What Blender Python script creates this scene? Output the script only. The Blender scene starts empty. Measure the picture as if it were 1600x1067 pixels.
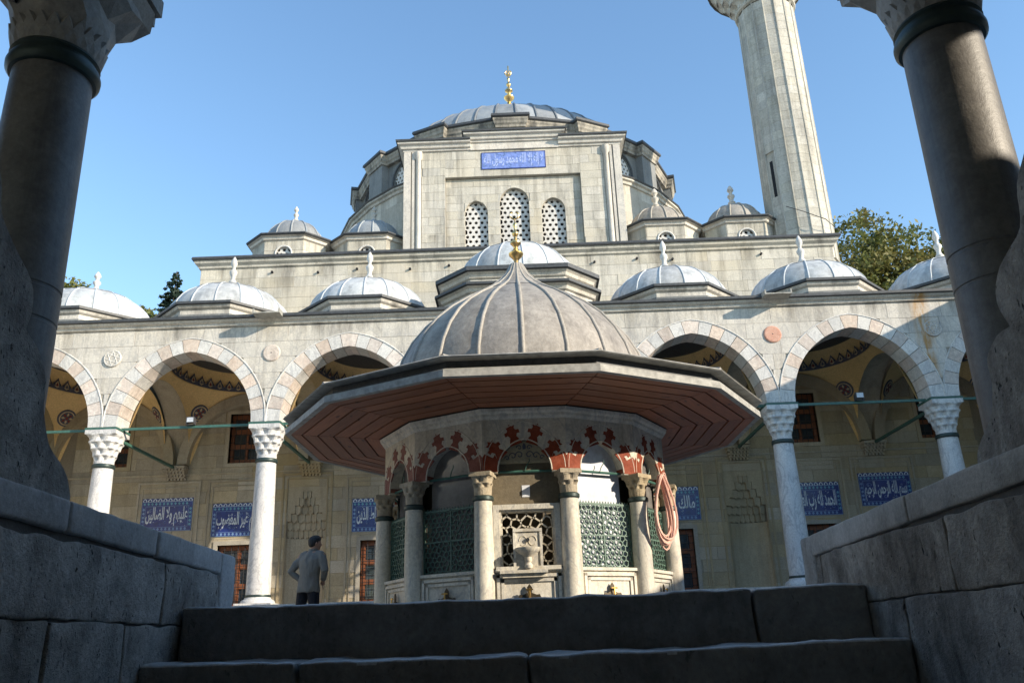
import bpy, math, random
from mathutils import Matrix, Vector, noise
from math import sin, cos, pi, sqrt, radians as D

S = bpy.context.scene
C = S.collection
rnd = random.Random(11)

# ------------------------------------------------------------------ camera
PITCH, ROLL, YAW = .3431, .0354, .005
cd = bpy.data.cameras.new('camera'); cam = bpy.data.objects.new('camera', cd); C.objects.link(cam)
cd.sensor_width = 36; cd.lens = 1324.3 / 1600 * 36; cd.clip_start = .05; cd.clip_end = 3000
cam.matrix_world = Matrix.Translation((-.09, 0, 0)) @ Matrix.Rotation(YAW, 4, 'Z') @ Matrix.Rotation(pi / 2 + PITCH, 4, 'X') @ Matrix.Rotation(-ROLL, 4, 'Z')
S.camera = cam

# ------------------------------------------------------------------ light
SUN_AZ, SUN_EL = D(62), D(21.7)                       # azimuth from -Y towards +X
sdir = Vector((sin(SUN_AZ) * cos(SUN_EL), -cos(SUN_AZ) * cos(SUN_EL), sin(SUN_EL)))
sl = bpy.data.lights.new('sun', 'SUN'); sun = bpy.data.objects.new('sun', sl); C.objects.link(sun)
sun.rotation_euler = sdir.to_track_quat('Z', 'Y').to_euler()
sun.location = (30, -20, 30)
sl.energy = 3.7; sl.angle = D(.5); sl.color = (1, .875, .70)
w = bpy.data.worlds.new('World'); S.world = w; w.use_nodes = True
nt = w.node_tree; bg = nt.nodes['Background']
sky = nt.nodes.new('ShaderNodeTexSky'); sky.sky_type = 'NISHITA'; sky.sun_disc = False
sky.sun_elevation = SUN_EL; sky.sun_rotation = math.atan2(sdir.x, sdir.y)
sky.air_density = 1.0; sky.air_density = 1.3; sky.dust_density = .1; sky.ozone_density = 2.8
hs = nt.nodes.new('ShaderNodeHueSaturation'); hs.inputs['Saturation'].default_value = 1.07; hs.inputs['Value'].default_value = 1.0; nt.links.new(sky.outputs[0], hs.inputs['Color']); nt.links.new(hs.outputs[0], bg.inputs[0]); bg.inputs[1].default_value = .15
S.view_settings.view_transform = 'Standard'; S.view_settings.look = 'None'
S.view_settings.exposure = 0.98; S.view_settings.gamma = 1; S.view_settings.use_curve_mapping = False

# ------------------------------------------------------------------ materials
def newmat(name):
    m = bpy.data.materials.new(name); m.use_nodes = True
    return m, m.node_tree.nodes, m.node_tree.links, m.node_tree.nodes['Principled BSDF']

def mixc(N, L, fac, a, b, mode='MIX'):
    n = N.new('ShaderNodeMix'); n.data_type = 'RGBA'; n.blend_type = mode
    for s, v in ((n.inputs[0], fac), (n.inputs[6], a), (n.inputs[7], b)):
        if isinstance(v, bpy.types.NodeSocket): L.new(v, s)
        else: s.default_value = v if not isinstance(v, tuple) else (*v, 1)[:4]
    return n.outputs[2]

def ramp(N, L, src, p0, p1, v0=0., v1=1.):
    n = N.new('ShaderNodeMapRange'); L.new(src, n.inputs[0])
    n.inputs[1].default_value = p0; n.inputs[2].default_value = p1
    n.inputs[3].default_value = v0; n.inputs[4].default_value = v1
    return n.outputs[0]

def noise_t(N, L, co, scale, detail=4, rough=.6, stretch=None, dist=0):
    if stretch:
        mp = N.new('ShaderNodeMapping'); L.new(co, mp.inputs[0]); mp.inputs[3].default_value = stretch; co = mp.outputs[0]
    n = N.new('ShaderNodeTexNoise'); L.new(co, n.inputs['Vector'])
    n.inputs['Scale'].default_value = scale; n.inputs['Detail'].default_value = detail
    n.inputs['Roughness'].default_value = rough; n.inputs['Distortion'].default_value = dist
    return n.outputs[0]

def stone(name, c1, c2, dirt=(.09, .085, .075), scale=.8, stain=.45, rough=.8, bump=.25, rand=.14,
          pits=0., fine=30, streak=.3, spec=.3, warm=None, lo=.5, hi=.72, bdist=.02, veins=0., run=None):
    m, N, L, B = newmat(name)
    g = N.new('ShaderNodeNewGeometry'); pos = g.outputs['Position']
    oi = N.new('ShaderNodeObjectInfo')
    off = N.new('ShaderNodeVectorMath'); off.operation = 'MULTIPLY_ADD'
    L.new(pos, off.inputs[0]); off.inputs[1].default_value = (1, 1, 1)
    sc = N.new('ShaderNodeVectorMath'); sc.operation = 'SCALE'; sc.inputs[0].default_value = (7, 5, 3)
    L.new(oi.outputs['Random'], sc.inputs['Scale']); L.new(sc.outputs[0], off.inputs[2])
    po = off.outputs[0]
    n1 = noise_t(N, L, po, scale * 1.6, 6, .65, dist=.6)
    c = mixc(N, L, ramp(N, L, n1, .35, .68), c1, c2)
    n2 = noise_t(N, L, pos, 1.0, 6, .7, (3.2, 3.2, streak))
    c = mixc(N, L, ramp(N, L, n2, lo, hi, 0, stain), c, dirt)
    n3 = noise_t(N, L, po, fine, 4, .75)
    c = mixc(N, L, .55, c, mixc(N, L, ramp(N, L, n3, .3, .7), (.62, .61, .6), (1.3, 1.3, 1.3)), 'MULTIPLY')
    if warm:
        nw = noise_t(N, L, pos, .55, 3, .5)
        c = mixc(N, L, ramp(N, L, nw, .5, .7, 0, .6), c, warm)
    if veins:
        nv = noise_t(N, L, po, 1.6, 5, .55, (1.6, 1.6, .6), 1.6)
        sb_ = N.new('ShaderNodeMath'); sb_.operation = 'SUBTRACT'; L.new(nv, sb_.inputs[0]); sb_.inputs[1].default_value = .5
        ab_ = N.new('ShaderNodeMath'); ab_.operation = 'ABSOLUTE'; L.new(sb_.outputs[0], ab_.inputs[0])
        c = mixc(N, L, ramp(N, L, ab_.outputs[0], .0, .035, veins, 0), c, (.26, .26, .27))
    if run:
        sz = N.new('ShaderNodeSeparateXYZ'); L.new(pos, sz.inputs[0]); nr = noise_t(N, L, pos, 1.0, 5, .7, (1.5, 1.5, .25)); tot = None
        for z1, ln in run:
            a1 = ramp(N, L, sz.outputs[2], z1 - ln, z1, 0, 1); b1 = ramp(N, L, sz.outputs[2], z1, z1 + .05, 1, 0)
            q1 = N.new('ShaderNodeMath'); q1.operation = 'MULTIPLY'; L.new(a1, q1.inputs[0]); L.new(b1, q1.inputs[1])
            q2 = N.new('ShaderNodeMath'); q2.operation = 'MULTIPLY'; L.new(q1.outputs[0], q2.inputs[0]); L.new(ramp(N, L, nr, .5, .66), q2.inputs[1])
            if tot is None: tot = q2.outputs[0]
            else: m1 = N.new('ShaderNodeMath'); m1.operation = 'MAXIMUM'; L.new(tot, m1.inputs[0]); L.new(q2.outputs[0], m1.inputs[1]); tot = m1.outputs[0]
        k1 = N.new('ShaderNodeMath'); k1.operation = 'MULTIPLY'; L.new(tot, k1.inputs[0]); k1.inputs[1].default_value = .8
        c = mixc(N, L, k1.outputs[0], c, (.12, .11, .095))
    hv = N.new('ShaderNodeHueSaturation'); L.new(c, hv.inputs['Color'])
    L.new(ramp(N, L, oi.outputs['Random'], 0, 1, 1 - rand, 1 + rand), hv.inputs['Value'])
    mul = N.new('ShaderNodeMath'); mul.operation = 'MULTIPLY'; L.new(oi.outputs['Random'], mul.inputs[0]); mul.inputs[1].default_value = 7.3
    fr = N.new('ShaderNodeMath'); fr.operation = 'FRACT'; L.new(mul.outputs[0], fr.inputs[0])
    L.new(ramp(N, L, fr.outputs[0], 0, 1, 1 - rand * 2, 1 + rand * 2), hv.inputs['Saturation'])
    c = hv.outputs[0]
    h = n3
    if pits:
        v = noise_t(N, L, po, 30, 3, .55, (1, 1, .5), .3); v2 = noise_t(N, L, po, 75, 2, .5, (1, 1, .6))
        np_ = noise_t(N, L, po, 6, 3, .6)
        pm = N.new('ShaderNodeMath'); pm.operation = 'MULTIPLY'
        mxx = N.new('ShaderNodeMath'); mxx.operation = 'MAXIMUM'; L.new(ramp(N, L, v, .66, .70), mxx.inputs[0]); L.new(ramp(N, L, v2, .67, .71), mxx.inputs[1]); L.new(mxx.outputs[0], pm.inputs[0]); L.new(ramp(N, L, np_, .42, .6, .15, pits), pm.inputs[1])
        c = mixc(N, L, pm.outputs[0], c, (.02, .02, .02))
        hs = N.new('ShaderNodeMath'); hs.operation = 'SUBTRACT'; L.new(n3, hs.inputs[0]); L.new(pm.outputs[0], hs.inputs[1]); h = hs.outputs[0]
    L.new(c, B.inputs['Base Color'])
    B.inputs['Roughness'].default_value = rough; B.inputs['Specular IOR Level'].default_value = spec
    bm = N.new('ShaderNodeBump'); bm.inputs['Strength'].default_value = bump; bm.inputs['Distance'].default_value = bdist
    L.new(h, bm.inputs['Height']); L.new(bm.outputs[0], B.inputs['Normal'])
    return m

def flat(name, c, rough=.6, metal=0., spec=.5, nz=.25, sc=14, bump=.1):
    m, N, L, B = newmat(name)
    g = N.new('ShaderNodeNewGeometry')
    n = noise_t(N, L, g.outputs['Position'], sc, 5, .65)
    k = 1 - nz
    col = mixc(N, L, ramp(N, L, n, .3, .7), tuple(x * k for x in c), tuple(min(1, x * (1 + nz)) for x in c))
    L.new(col, B.inputs['Base Color']); B.inputs['Roughness'].default_value = rough
    B.inputs['Metallic'].default_value = metal; B.inputs['Specular IOR Level'].default_value = spec
    if bump:
        bm = N.new('ShaderNodeBump'); bm.inputs['Strength'].default_value = bump; bm.inputs['Distance'].default_value = .01
        L.new(n, bm.inputs['Height']); L.new(bm.outputs[0], B.inputs['Normal'])
    return m

M = {}
M['ash'] = stone('hall_limestone', (.57, .535, .46), (.45, .425, .365), stain=.75, rand=.085, warm=(.58, .51, .39), streak=.22, lo=.47, hi=.72, run=((10.3, 1.3), (14.95, .9), (12.0, .5)))
M['ashcore'] = stone('joint_mortar', (.47, .44, .38), (.38, .355, .30), rand=0)
M['drumc'] = stone('sooty_limestone', (.42, .385, .32), (.30, .28, .24), (.07, .068, .065), stain=.8, rand=0, scale=3, lo=.45, hi=.62)
M['ashlead'] = stone('drum_cladding', (.24, .245, .24), (.17, .18, .18), (.06, .062, .065), stain=.6, rand=.1)
M['mar'] = stone('portico_marble', (.63, .59, .52), (.51, .48, .43), (.22, .19, .15), veins=.35, run=((6.95, .9), (7.7, .3)), stain=.5, rand=.06, rough=.6, bump=.12)
def rust(m, x0):
    N, L = m.node_tree.nodes, m.node_tree.links; B = N['Principled BSDF']; g = N.new('ShaderNodeNewGeometry'); sx = N.new('ShaderNodeSeparateXYZ'); L.new(g.outputs['Position'], sx.inputs[0])
    nz = noise_t(N, L, g.outputs['Position'], 1.0, 4, .6, (9, 1, 2.2))
    a = N.new('ShaderNodeMath'); a.operation = 'SUBTRACT'; L.new(sx.outputs[0], a.inputs[0]); a.inputs[1].default_value = x0
    b_ = N.new('ShaderNodeMath'); b_.operation = 'ABSOLUTE'; L.new(a.outputs[0], b_.inputs[0])
    p = N.new('ShaderNodeMath'); p.operation = 'MULTIPLY'; L.new(ramp(N, L, b_.outputs[0], .05, .24, 1, 0), p.inputs[0]); L.new(ramp(N, L, nz, .38, .6), p.inputs[1])
    old = B.inputs['Base Color'].links[0].from_socket
    L.new(mixc(N, L, p.outputs[0], old, (.42, .24, .09)), B.inputs['Base Color'])
rust(M['mar'], 8.95)
M['marw'] = stone('white_marble', (.68, .66, .62), (.55, .54, .52), (.28, .26, .23), veins=.4, stain=.35, rand=.07, rough=.5, bump=.1)
M['pink'] = stone('pink_stone', (.57, .475, .41), (.64, .57, .50), (.33, .27, .22), scale=4, stain=.5, rand=.14, bump=.6, fine=14)
M['red'] = stone('red_stone', (.19, .052, .034), (.28, .10, .07), (.13, .045, .03), scale=3, stain=.4, rand=.1, fine=24)
M['fcap'] = stone('weathered_capital', (.46, .39, .28), (.34, .28, .19), (.10, .075, .045), scale=5, stain=.7, rand=.08, bump=.5, streak=1.)
M['redr'] = stone('red_roundel_stone', (.58, .31, .23), (.63, .40, .31), (.42, .26, .2), scale=4, stain=.3, rand=.02)
M['back'] = stone('inner_wall_stone', (.45, .385, .28), (.35, .30, .215), (.17, .15, .115), stain=.5, rand=.13, warm=(.38, .30, .18))
M['backc'] = stone('inner_wall_joint', (.30, .26, .2), (.26, .22, .17), rand=0)
M['capst'] = stone('column_marble', (.70, .68, .64), (.58, .57, .56), (.35, .33, .3), veins=.5, scale=1.2, stain=.4, rand=.04, rough=.45, bump=.06, streak=.15)
M['fmar'] = stone('fountain_marble', (.70, .655, .55), (.58, .53, .43), (.26, .20, .13), veins=.45, scale=1.6, stain=.65, rand=.07, rough=.5, bump=.15, streak=.5)
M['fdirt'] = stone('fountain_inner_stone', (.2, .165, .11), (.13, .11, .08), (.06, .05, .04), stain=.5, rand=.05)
M['fg'] = stone('foreground_limestone', (.58, .57, .54), (.27, .265, .25), (.10, .09, .08), scale=5, stain=.85, rand=.14, bump=1., pits=1., fine=55, streak=.9, bdist=.012, lo=.48, hi=.7)
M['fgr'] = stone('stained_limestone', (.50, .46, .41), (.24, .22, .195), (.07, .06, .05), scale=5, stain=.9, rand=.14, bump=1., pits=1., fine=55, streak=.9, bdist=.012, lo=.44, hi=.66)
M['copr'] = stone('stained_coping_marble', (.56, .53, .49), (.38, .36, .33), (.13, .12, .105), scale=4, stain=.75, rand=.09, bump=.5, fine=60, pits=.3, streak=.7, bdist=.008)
M['fgcore'] = stone('dark_joint', (.16, .155, .15), (.10, .10, .10), rand=0)
M['cop'] = stone('coping_marble', (.66, .67, .68), (.46, .47, .48), (.16, .15, .14), scale=4, stain=.7, rand=.09, bump=.45, fine=60, pits=.25, streak=.7, bdist=.008)
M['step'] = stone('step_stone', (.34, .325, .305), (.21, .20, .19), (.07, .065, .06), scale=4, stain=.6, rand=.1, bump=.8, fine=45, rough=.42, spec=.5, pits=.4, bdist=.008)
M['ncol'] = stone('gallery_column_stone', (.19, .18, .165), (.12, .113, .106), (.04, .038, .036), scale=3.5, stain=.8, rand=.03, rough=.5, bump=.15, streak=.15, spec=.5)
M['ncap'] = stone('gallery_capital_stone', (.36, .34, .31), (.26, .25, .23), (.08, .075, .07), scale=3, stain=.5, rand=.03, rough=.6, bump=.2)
M['min'] = stone('minaret_stone', (.54, .515, .45), (.43, .41, .355), (.19, .18, .155), scale=1.5, stain=.75, rand=.09, lo=.46, hi=.7, fine=18)
M['plaster'] = stone('ochre_plaster', (.80, .58, .28), (.72, .51, .24), (.3, .22, .12), scale=.6, stain=.25, rand=.03, bump=.05)
M['lead'] = stone('dome_lead', (.52, .53, .53), (.41, .43, .44), (.19, .20, .21), scale=2.2, stain=.75, rand=.17, rough=.55, bump=.35, streak=.5, fine=7)
M['leadrib'] = stone('lead_roll', (.52, .55, .57), (.44, .47, .5), (.25, .27, .3), stain=.3, rand=.04, rough=.5)
M['leadm'] = stone('main_dome_lead', (.34, .36, .37), (.25, .275, .30), (.13, .145, .16), scale=1.2, stain=.6, rand=.2, rough=.5, bump=.25)
M['leadmr'] = stone('main_dome_roll', (.20, .215, .23), (.15, .165, .18), (.1, .11, .12), stain=.4, rand=.1, rough=.5)
M['leadf'] = stone('fountain_dome_lead', (.38, .345, .295), (.27, .245, .21), (.12, .105, .09), scale=2.6, stain=.75, rand=.13, rough=.6, bump=.3, streak=.55, fine=16)
M['leadfr'] = stone('fountain_lead_roll', (.40, .37, .32), (.32, .30, .26), (.18, .16, .13), scale=3, stain=.4, rand=.04, rough=.6)
M['trim'] = flat('dark_lead_trim', (.055, .058, .062), .55, nz=.35)
M['trimf'] = flat('weathered_lead_fascia', (.33, .32, .285), .7, nz=.35, sc=9)
M['trimm'] = flat('lead_seam', (.13, .13, .135), .6)
M['wood'] = None
M['green'] = flat('green_painted_iron', (.045, .12, .095), .5)
M['grille'] = flat('green_grille_paint', (.10, .17, .13), .55)
M['gold'] = flat('gilded_metal', (.68, .47, .20), .33, 1., nz=.3, sc=20)
M['brass'] = flat('brass', (.55, .36, .12), .35, 1.)
M['bronze'] = flat('dark_bronze', (.07, .055, .035), .5, .6)
M['ring'] = flat('bronze_neck_ring', (.035, .055, .05), .45, .3)
M['dark'] = flat('dark_interior', (.012, .013, .016), .9, bump=0)
M['glass'] = flat('dark_window_glass', (.03, .045, .06), .12, bump=0, spec=.8)
M['glassg'] = flat('grey_reflecting_glass', (.16, .15, .14), .15, bump=0, spec=.9, nz=.6, sc=2.5)
M['frost'] = flat('frosted_sheet', (.50, .52, .56), .3, nz=.3, sc=5, bump=0)
M['fwood'] = flat('window_frame_wood', (.20, .065, .025), .6)
M['iron'] = flat('black_iron', (.02, .02, .022), .6)
M['blue'] = flat('cobalt_tile', (.012, .03, .18), .25, nz=.3, sc=10, bump=0)
M['tilem'] = flat('powder_blue_glaze', (.42, .50, .78), .35, nz=.2, bump=0)
M['blued'] = flat('washed_cobalt_tile', (.17, .24, .55), .35, nz=.3, sc=10, bump=0)
M['tilew'] = flat('white_glaze', (.62, .68, .74), .3, nz=.1, bump=0)
M['tilet'] = flat('turquoise_glaze', (.10, .30, .42), .3, nz=.2, bump=0)
M['tilel'] = flat('pale_blue_glaze', (.16, .27, .48), .3, nz=.2, bump=0)
M['pblue'] = flat('painted_navy', (.09, .095, .13), .8, bump=0)
M['pred'] = flat('painted_maroon', (.20, .035, .03), .8, bump=0)
M['pcream'] = flat('painted_cream', (.55, .45, .28), .8, bump=0)
M['hose'] = flat('pink_rubber', (.72, .43, .34), .4, nz=.08)
M['paper'] = flat('white_paper', (.7, .72, .75), .7, nz=.05, bump=0)
M['lampb'] = flat('floodlight_case', (.06, .06, .065), .5)
M['lampg'] = flat('floodlight_glass', (.5, .52, .55), .15, bump=0)
M['skin'] = flat('skin', (.36, .20, .13), .55, nz=.1)
M['hair'] = flat('black_hair', (.012, .010, .009), .6, sc=60, nz=.5, bump=.6)
M['shirt'] = flat('grey_shirt_cloth', (.19, .185, .165), .85, nz=.12, sc=9, bump=.8)
M['trouser'] = flat('navy_trouser_cloth', (.012, .014, .022), .85, sc=9)
M['shoe'] = flat('black_leather', (.015, .014, .013), .4)
M['ground'] = stone('paving_stone', (.46, .44, .40), (.36, .34, .31), rand=.1)
M['bark'] = flat('bark', (.09, .07, .05), .9, sc=20)

def woodmat():
    m, N, L, B = newmat('soffit_boards')
    tc = N.new('ShaderNodeTexCoord'); oi = N.new('ShaderNodeObjectInfo')
    cmb = N.new('ShaderNodeCombineXYZ'); mu = N.new('ShaderNodeMath'); mu.operation = 'MULTIPLY'; mu.inputs[1].default_value = 31
    L.new(oi.outputs['Random'], mu.inputs[0]); L.new(mu.outputs[0], cmb.inputs[0]); L.new(mu.outputs[0], cmb.inputs[1])
    ad = N.new('ShaderNodeVectorMath'); L.new(tc.outputs['Object'], ad.inputs[0]); L.new(cmb.outputs[0], ad.inputs[1])
    g = noise_t(N, L, ad.outputs[0], 3.0, 5, .6, (1, 14, 14), .4)
    c = mixc(N, L, ramp(N, L, g, .3, .7), (.37, .14, .062), (.22, .078, .038))
    kn = noise_t(N, L, ad.outputs[0], 9, 1, .4, (.6, 1.6, 1))
    c = mixc(N, L, ramp(N, L, kn, .70, .76, 0, .8), c, (.05, .018, .01))
    hv = N.new('ShaderNodeHueSaturation'); L.new(c, hv.inputs['Color']); L.new(ramp(N, L, oi.outputs['Random'], 0, 1, .78, 1.22), hv.inputs['Value'])
    L.new(hv.outputs[0], B.inputs['Base Color']); B.inputs['Roughness'].default_value = .55
    bm = N.new('ShaderNodeBump'); bm.inputs['Strength'].default_value = .25; bm.inputs['Distance'].default_value = .004
    L.new(g, bm.inputs['Height']); L.new(bm.outputs[0], B.inputs['Normal'])
    return m
M['wood'] = woodmat()

def leafmat(name, c1, c2, c3):
    m, N, L, B = newmat(name)
    g = N.new('ShaderNodeNewGeometry')
    c = mixc(N, L, g.outputs['Random Per Island'], c1, c2)
    n = noise_t(N, L, g.outputs['Position'], .7, 3, .6)
    c = mixc(N, L, ramp(N, L, n, .45, .65, 0, .7), c, c3)
    L.new(c, B.inputs['Base Color']); B.inputs['Roughness'].default_value = .6
    tr = N.new('ShaderNodeBsdfTranslucent'); L.new(c, tr.inputs[0]); mx = N.new('ShaderNodeMixShader'); mx.inputs[0].default_value = .3
    L.new(B.outputs[0], mx.inputs[1]); L.new(tr.outputs[0], mx.inputs[2]); L.new(mx.outputs[0], N['Material Output'].inputs[0])
    return m
M['leaf'] = leafmat('olive_foliage', (.10, .13, .03), (.17, .175, .045), (.21, .165, .05))
M['needle'] = leafmat('conifer_needles', (.02, .045, .03), (.03, .06, .035), (.025, .05, .03))

# ------------------------------------------------------------------ mesh tools
class MB:
    def __init__(s): s.v = []; s.f = []; s.mi = []; s.cur = 0
    def add(s, vs, fs):
        o = len(s.v); s.v += [tuple(p) for p in vs]; s.f += [tuple(i + o for i in f) for f in fs]; s.mi += [s.cur] * len(fs)
    def box(s, x0, x1, y0, y1, z0, z1):
        s.add([(x0, y0, z0), (x1, y0, z0), (x1, y1, z0), (x0, y1, z0), (x0, y0, z1), (x1, y0, z1), (x1, y1, z1), (x0, y1, z1)],
              [(0, 3, 2, 1), (4, 5, 6, 7), (0, 1, 5, 4), (1, 2, 6, 5), (2, 3, 7, 6), (3, 0, 4, 7)])
    def prism(s, poly, fr, w0, w1):
        a = sum(poly[i][0] * poly[(i + 1) % len(poly)][1] - poly[(i + 1) % len(poly)][0] * poly[i][1] for i in range(len(poly)))
        if a < 0: poly = poly[::-1]
        n = len(poly); P = [fr.p(u, v, w0) for u, v in poly] + [fr.p(u, v, w1) for u, v in poly]
        s.add(P, [tuple(range(n - 1, -1, -1)), tuple(range(n, 2 * n))] + [(i, (i + 1) % n, n + (i + 1) % n, n + i) for i in range(n)])
    def fbox(s, fr, u0, u1, v0, v1, w0, w1): s.prism([(u0, v0), (u1, v0), (u1, v1), (u0, v1)], fr, w0, w1)
    def lathe(s, prof, n=24, cx=0, cy=0, a0=0, a1=2 * pi, rf=None):
        full = abs(a1 - a0 - 2 * pi) < 1e-6; m = n if full else n + 1; vs = []
        for r, z in prof:
            for i in range(m):
                a = a0 + (a1 - a0) * i / n; rr = r * (rf(a, z) if rf else 1)
                vs.append((cx + rr * sin(a), cy - rr * cos(a), z))
        fs = []
        for j in range(len(prof) - 1):
            for i in range(n):
                k = (i + 1) % m if full else i + 1
                fs.append((j * m + i, j * m + k, (j + 1) * m + k, (j + 1) * m + i))
        s.add(vs, fs)
    def tube(s, pts, r, n=8, cap=True):
        pts = [Vector(p) for p in pts]; rs = r if isinstance(r, (list, tuple)) else [r] * len(pts)
        t0 = (pts[1] - pts[0]).normalized(); up = Vector((0, 0, 1)) if abs(t0.z) < .9 else Vector((0, 1, 0))
        X = t0.cross(up).normalized(); vs = []
        for i, p in enumerate(pts):
            t = (pts[min(i + 1, len(pts) - 1)] - pts[max(i - 1, 0)])
            t = t.normalized() if t.length > 1e-9 else t0
            X = (X - t * X.dot(t)).normalized(); Y = t.cross(X)
            rr = rs[i]; rx, ry = rr if isinstance(rr, tuple) else (rr, rr)
            vs += [p + X * (cos(2 * pi * k / n) * rx) + Y * (sin(2 * pi * k / n) * ry) for k in range(n)]
        fs = [(i * n + k, i * n + (k + 1) % n, (i + 1) * n + (k + 1) % n, (i + 1) * n + k) for i in range(len(pts) - 1) for k in range(n)]
        if cap: fs += [tuple(range(n - 1, -1, -1)), tuple(range((len(pts) - 1) * n, len(pts) * n))]
        s.add(vs, fs)
    def sweep(s, path, prof, closed=True):
        """path: XY points, outward side = right of travel (counter-clockwise loop). prof: (outward offset, z)."""
        n = len(path); P = [Vector(p) for p in path]; nrm = []
        for i in range(n):
            a = P[(i - 1) % n] if closed or i > 0 else None; b = P[(i + 1) % n] if closed or i < n - 1 else None
            d1 = (P[i] - a).normalized() if a is not None else (b - P[i]).normalized()
            d2 = (b - P[i]).normalized() if b is not None else d1
            n1 = Vector((d1.y, -d1.x)); n2 = Vector((d2.y, -d2.x)); q = n1 + n2
            q = q.normalized() if q.length > 1e-6 else n1
            nrm.append(q / max(.35, q.dot(n1)))
        m = len(prof); vs = []
        for i in range(n):
            for o, z in prof: vs.append((P[i].x + nrm[i].x * o, P[i].y + nrm[i].y * o, z))
        fs = []
        for i in range(n if closed else n - 1):
            k = (i + 1) % n
            for j in range(m):
                l = (j + 1) % m
                fs.append((i * m + j, k * m + j, k * m + l, i * m + l))
        if not closed: fs += [tuple(range(m)), tuple(range(n * m - 1, (n - 1) * m - 1, -1))]
        s.add(vs, fs)
    def mesh(s, name, mats, smooth=False, ang=38):
        me = bpy.data.meshes.new(name); me.from_pydata(s.v, [], s.f)
        for m in (mats if isinstance(mats, (list, tuple)) else [mats]): me.materials.append(m)
        if any(s.mi): me.polygons.foreach_set('material_index', s.mi)
        if smooth:
            me.polygons.foreach_set('use_smooth', [True] * len(s.f)); me.set_sharp_from_angle(angle=D(ang))
        me.update(); return me

class Fr:
    def __init__(s, O, U, V=(0, 0, 1)):
        s.O = Vector(O); s.U = Vector(U).normalized(); s.V = Vector(V).normalized(); s.W = s.U.cross(s.V)
    def p(s, u, v, w=0): return s.O + s.U * u + s.V * v + s.W * w
    def mat(s, u=0, v=0, w=0):
        m = Matrix.Identity(4); o = s.p(u, v, w)
        for i, c in enumerate((s.U, s.V, s.W, o)):
            for j in range(3): m[j][i] = c[j]
        return m
def front(y): return Fr((0, y, 0), (1, 0, 0))        # facing the camera (-Y)

WM = {}
def ob(name, me, parent=None, mat=None):
    o = bpy.data.objects.new(name, me); C.objects.link(o)
    mw = mat.copy() if mat else Matrix.Identity(4)
    if parent is not None:
        o.parent = parent; o.matrix_basis = WM[parent.name].inverted() @ mw
    else: o.matrix_basis = mw
    WM[o.name] = mw
    return o
def thing(name, label, cat, loc, group=None):
    o = ob(name, None, None, Matrix.Translation(loc)); o['label'] = label; o['category'] = cat
    if group: o['group'] = group
    return o
def tag(o, label, cat, group=None):
    o['label'] = label; o['category'] = cat
    if group: o['group'] = group
    return o
def struct(name, mb, mat):
    o = ob(name, mb.mesh(name, mat)); o['kind'] = 'structure'; return o
def mo(name, mb, mat, parent=None, smooth=False, M_=None, ang=38):
    return ob(name, mb.mesh(name, mat, smooth, ang), parent, M_)

_blk = {}
def block_mesh(w_, h_, d_, mat, c=.003):
    k = (round(w_, 3), round(h_, 3), round(d_, 3), mat.name)
    if k not in _blk:
        b = MB()
        vs = [(0, 0, -d_), (w_, 0, -d_), (w_, h_, -d_), (0, h_, -d_), (0, 0, -c), (w_, 0, -c), (w_, h_, -c), (0, h_, -c), (c, c, 0), (w_ - c, c, 0), (w_ - c, h_ - c, 0), (c, h_ - c, 0)]
        fs = [(8, 9, 10, 11)] + [(i, (i + 1) % 4, 4 + (i + 1) % 4, 4 + i) for i in range(4)] + [(4 + i, 4 + (i + 1) % 4, 8 + (i + 1) % 4, 8 + i) for i in range(4)]
        b.add(vs, fs); _blk[k] = b.mesh('block', mat)
    return _blk[k]

def pointed(a, h, n=8, t=0.):
    """pointed arch curve points from right spring over apex to left spring; a half width, h rise, t outward offset"""
    c = (h * h - a * a) / (2 * a); c = max(c, 0); R = a + c
    th = math.acos(min(1, c / (R + t)))
    r = [((R + t) * cos(th * i / n) - c, (R + t) * sin(th * i / n)) for i in range(n + 1)]
    r[-1] = (0, r[-1][1])
    return r + [(-x, y) for x, y in r[-2::-1]]
def arch_top(a, h, x, t=0.):
    c = max((h * h - a * a) / (2 * a), 0); R = a + c + t
    v = R * R - (abs(x) + c) ** 2
    return sqrt(v) if v > 0 else 0

class Hole:
    def __init__(s, uc, hw, v0, vs, rise=0): s.uc, s.hw, s.v0, s.vs, s.rise = uc, hw, v0, vs, rise
    def top(s, u): return s.vs + (arch_top(s.hw, s.rise, u - s.uc) if s.rise else 0)
    def outline(s, n=7):
        q = [(s.uc + s.hw, s.v0)] + ([(s.uc + x, s.vs + y) for x, y in pointed(s.hw, s.rise, n)] if s.rise else [(s.uc + s.hw, s.vs), (s.uc - s.hw, s.vs)]) + [(s.uc - s.hw, s.v0)]
        return q

def core(mb, fr, u0, u1, v0, v1, w0, w1, holes=()):
    u = u0
    for h in sorted(holes, key=lambda h: h.uc):
        a, b = h.uc - h.hw, h.uc + h.hw
        if a > u: mb.fbox(fr, u, a, v0, v1, w0, w1)
        if h.v0 > v0 + .001: mb.fbox(fr, a, b, v0, h.v0, w0, w1)
        if h.rise:
            arc = [(h.uc + x, h.vs + y) for x, y in pointed(h.hw, h.rise, 8)]
            mb.prism(arc + [(a, v1), (b, v1)], fr, w0, w1)
        elif h.vs < v1: mb.fbox(fr, a, b, h.vs, v1, w0, w1)
        u = b
    if u < u1: mb.fbox(fr, u, u1, v0, v1, w0, w1)

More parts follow.
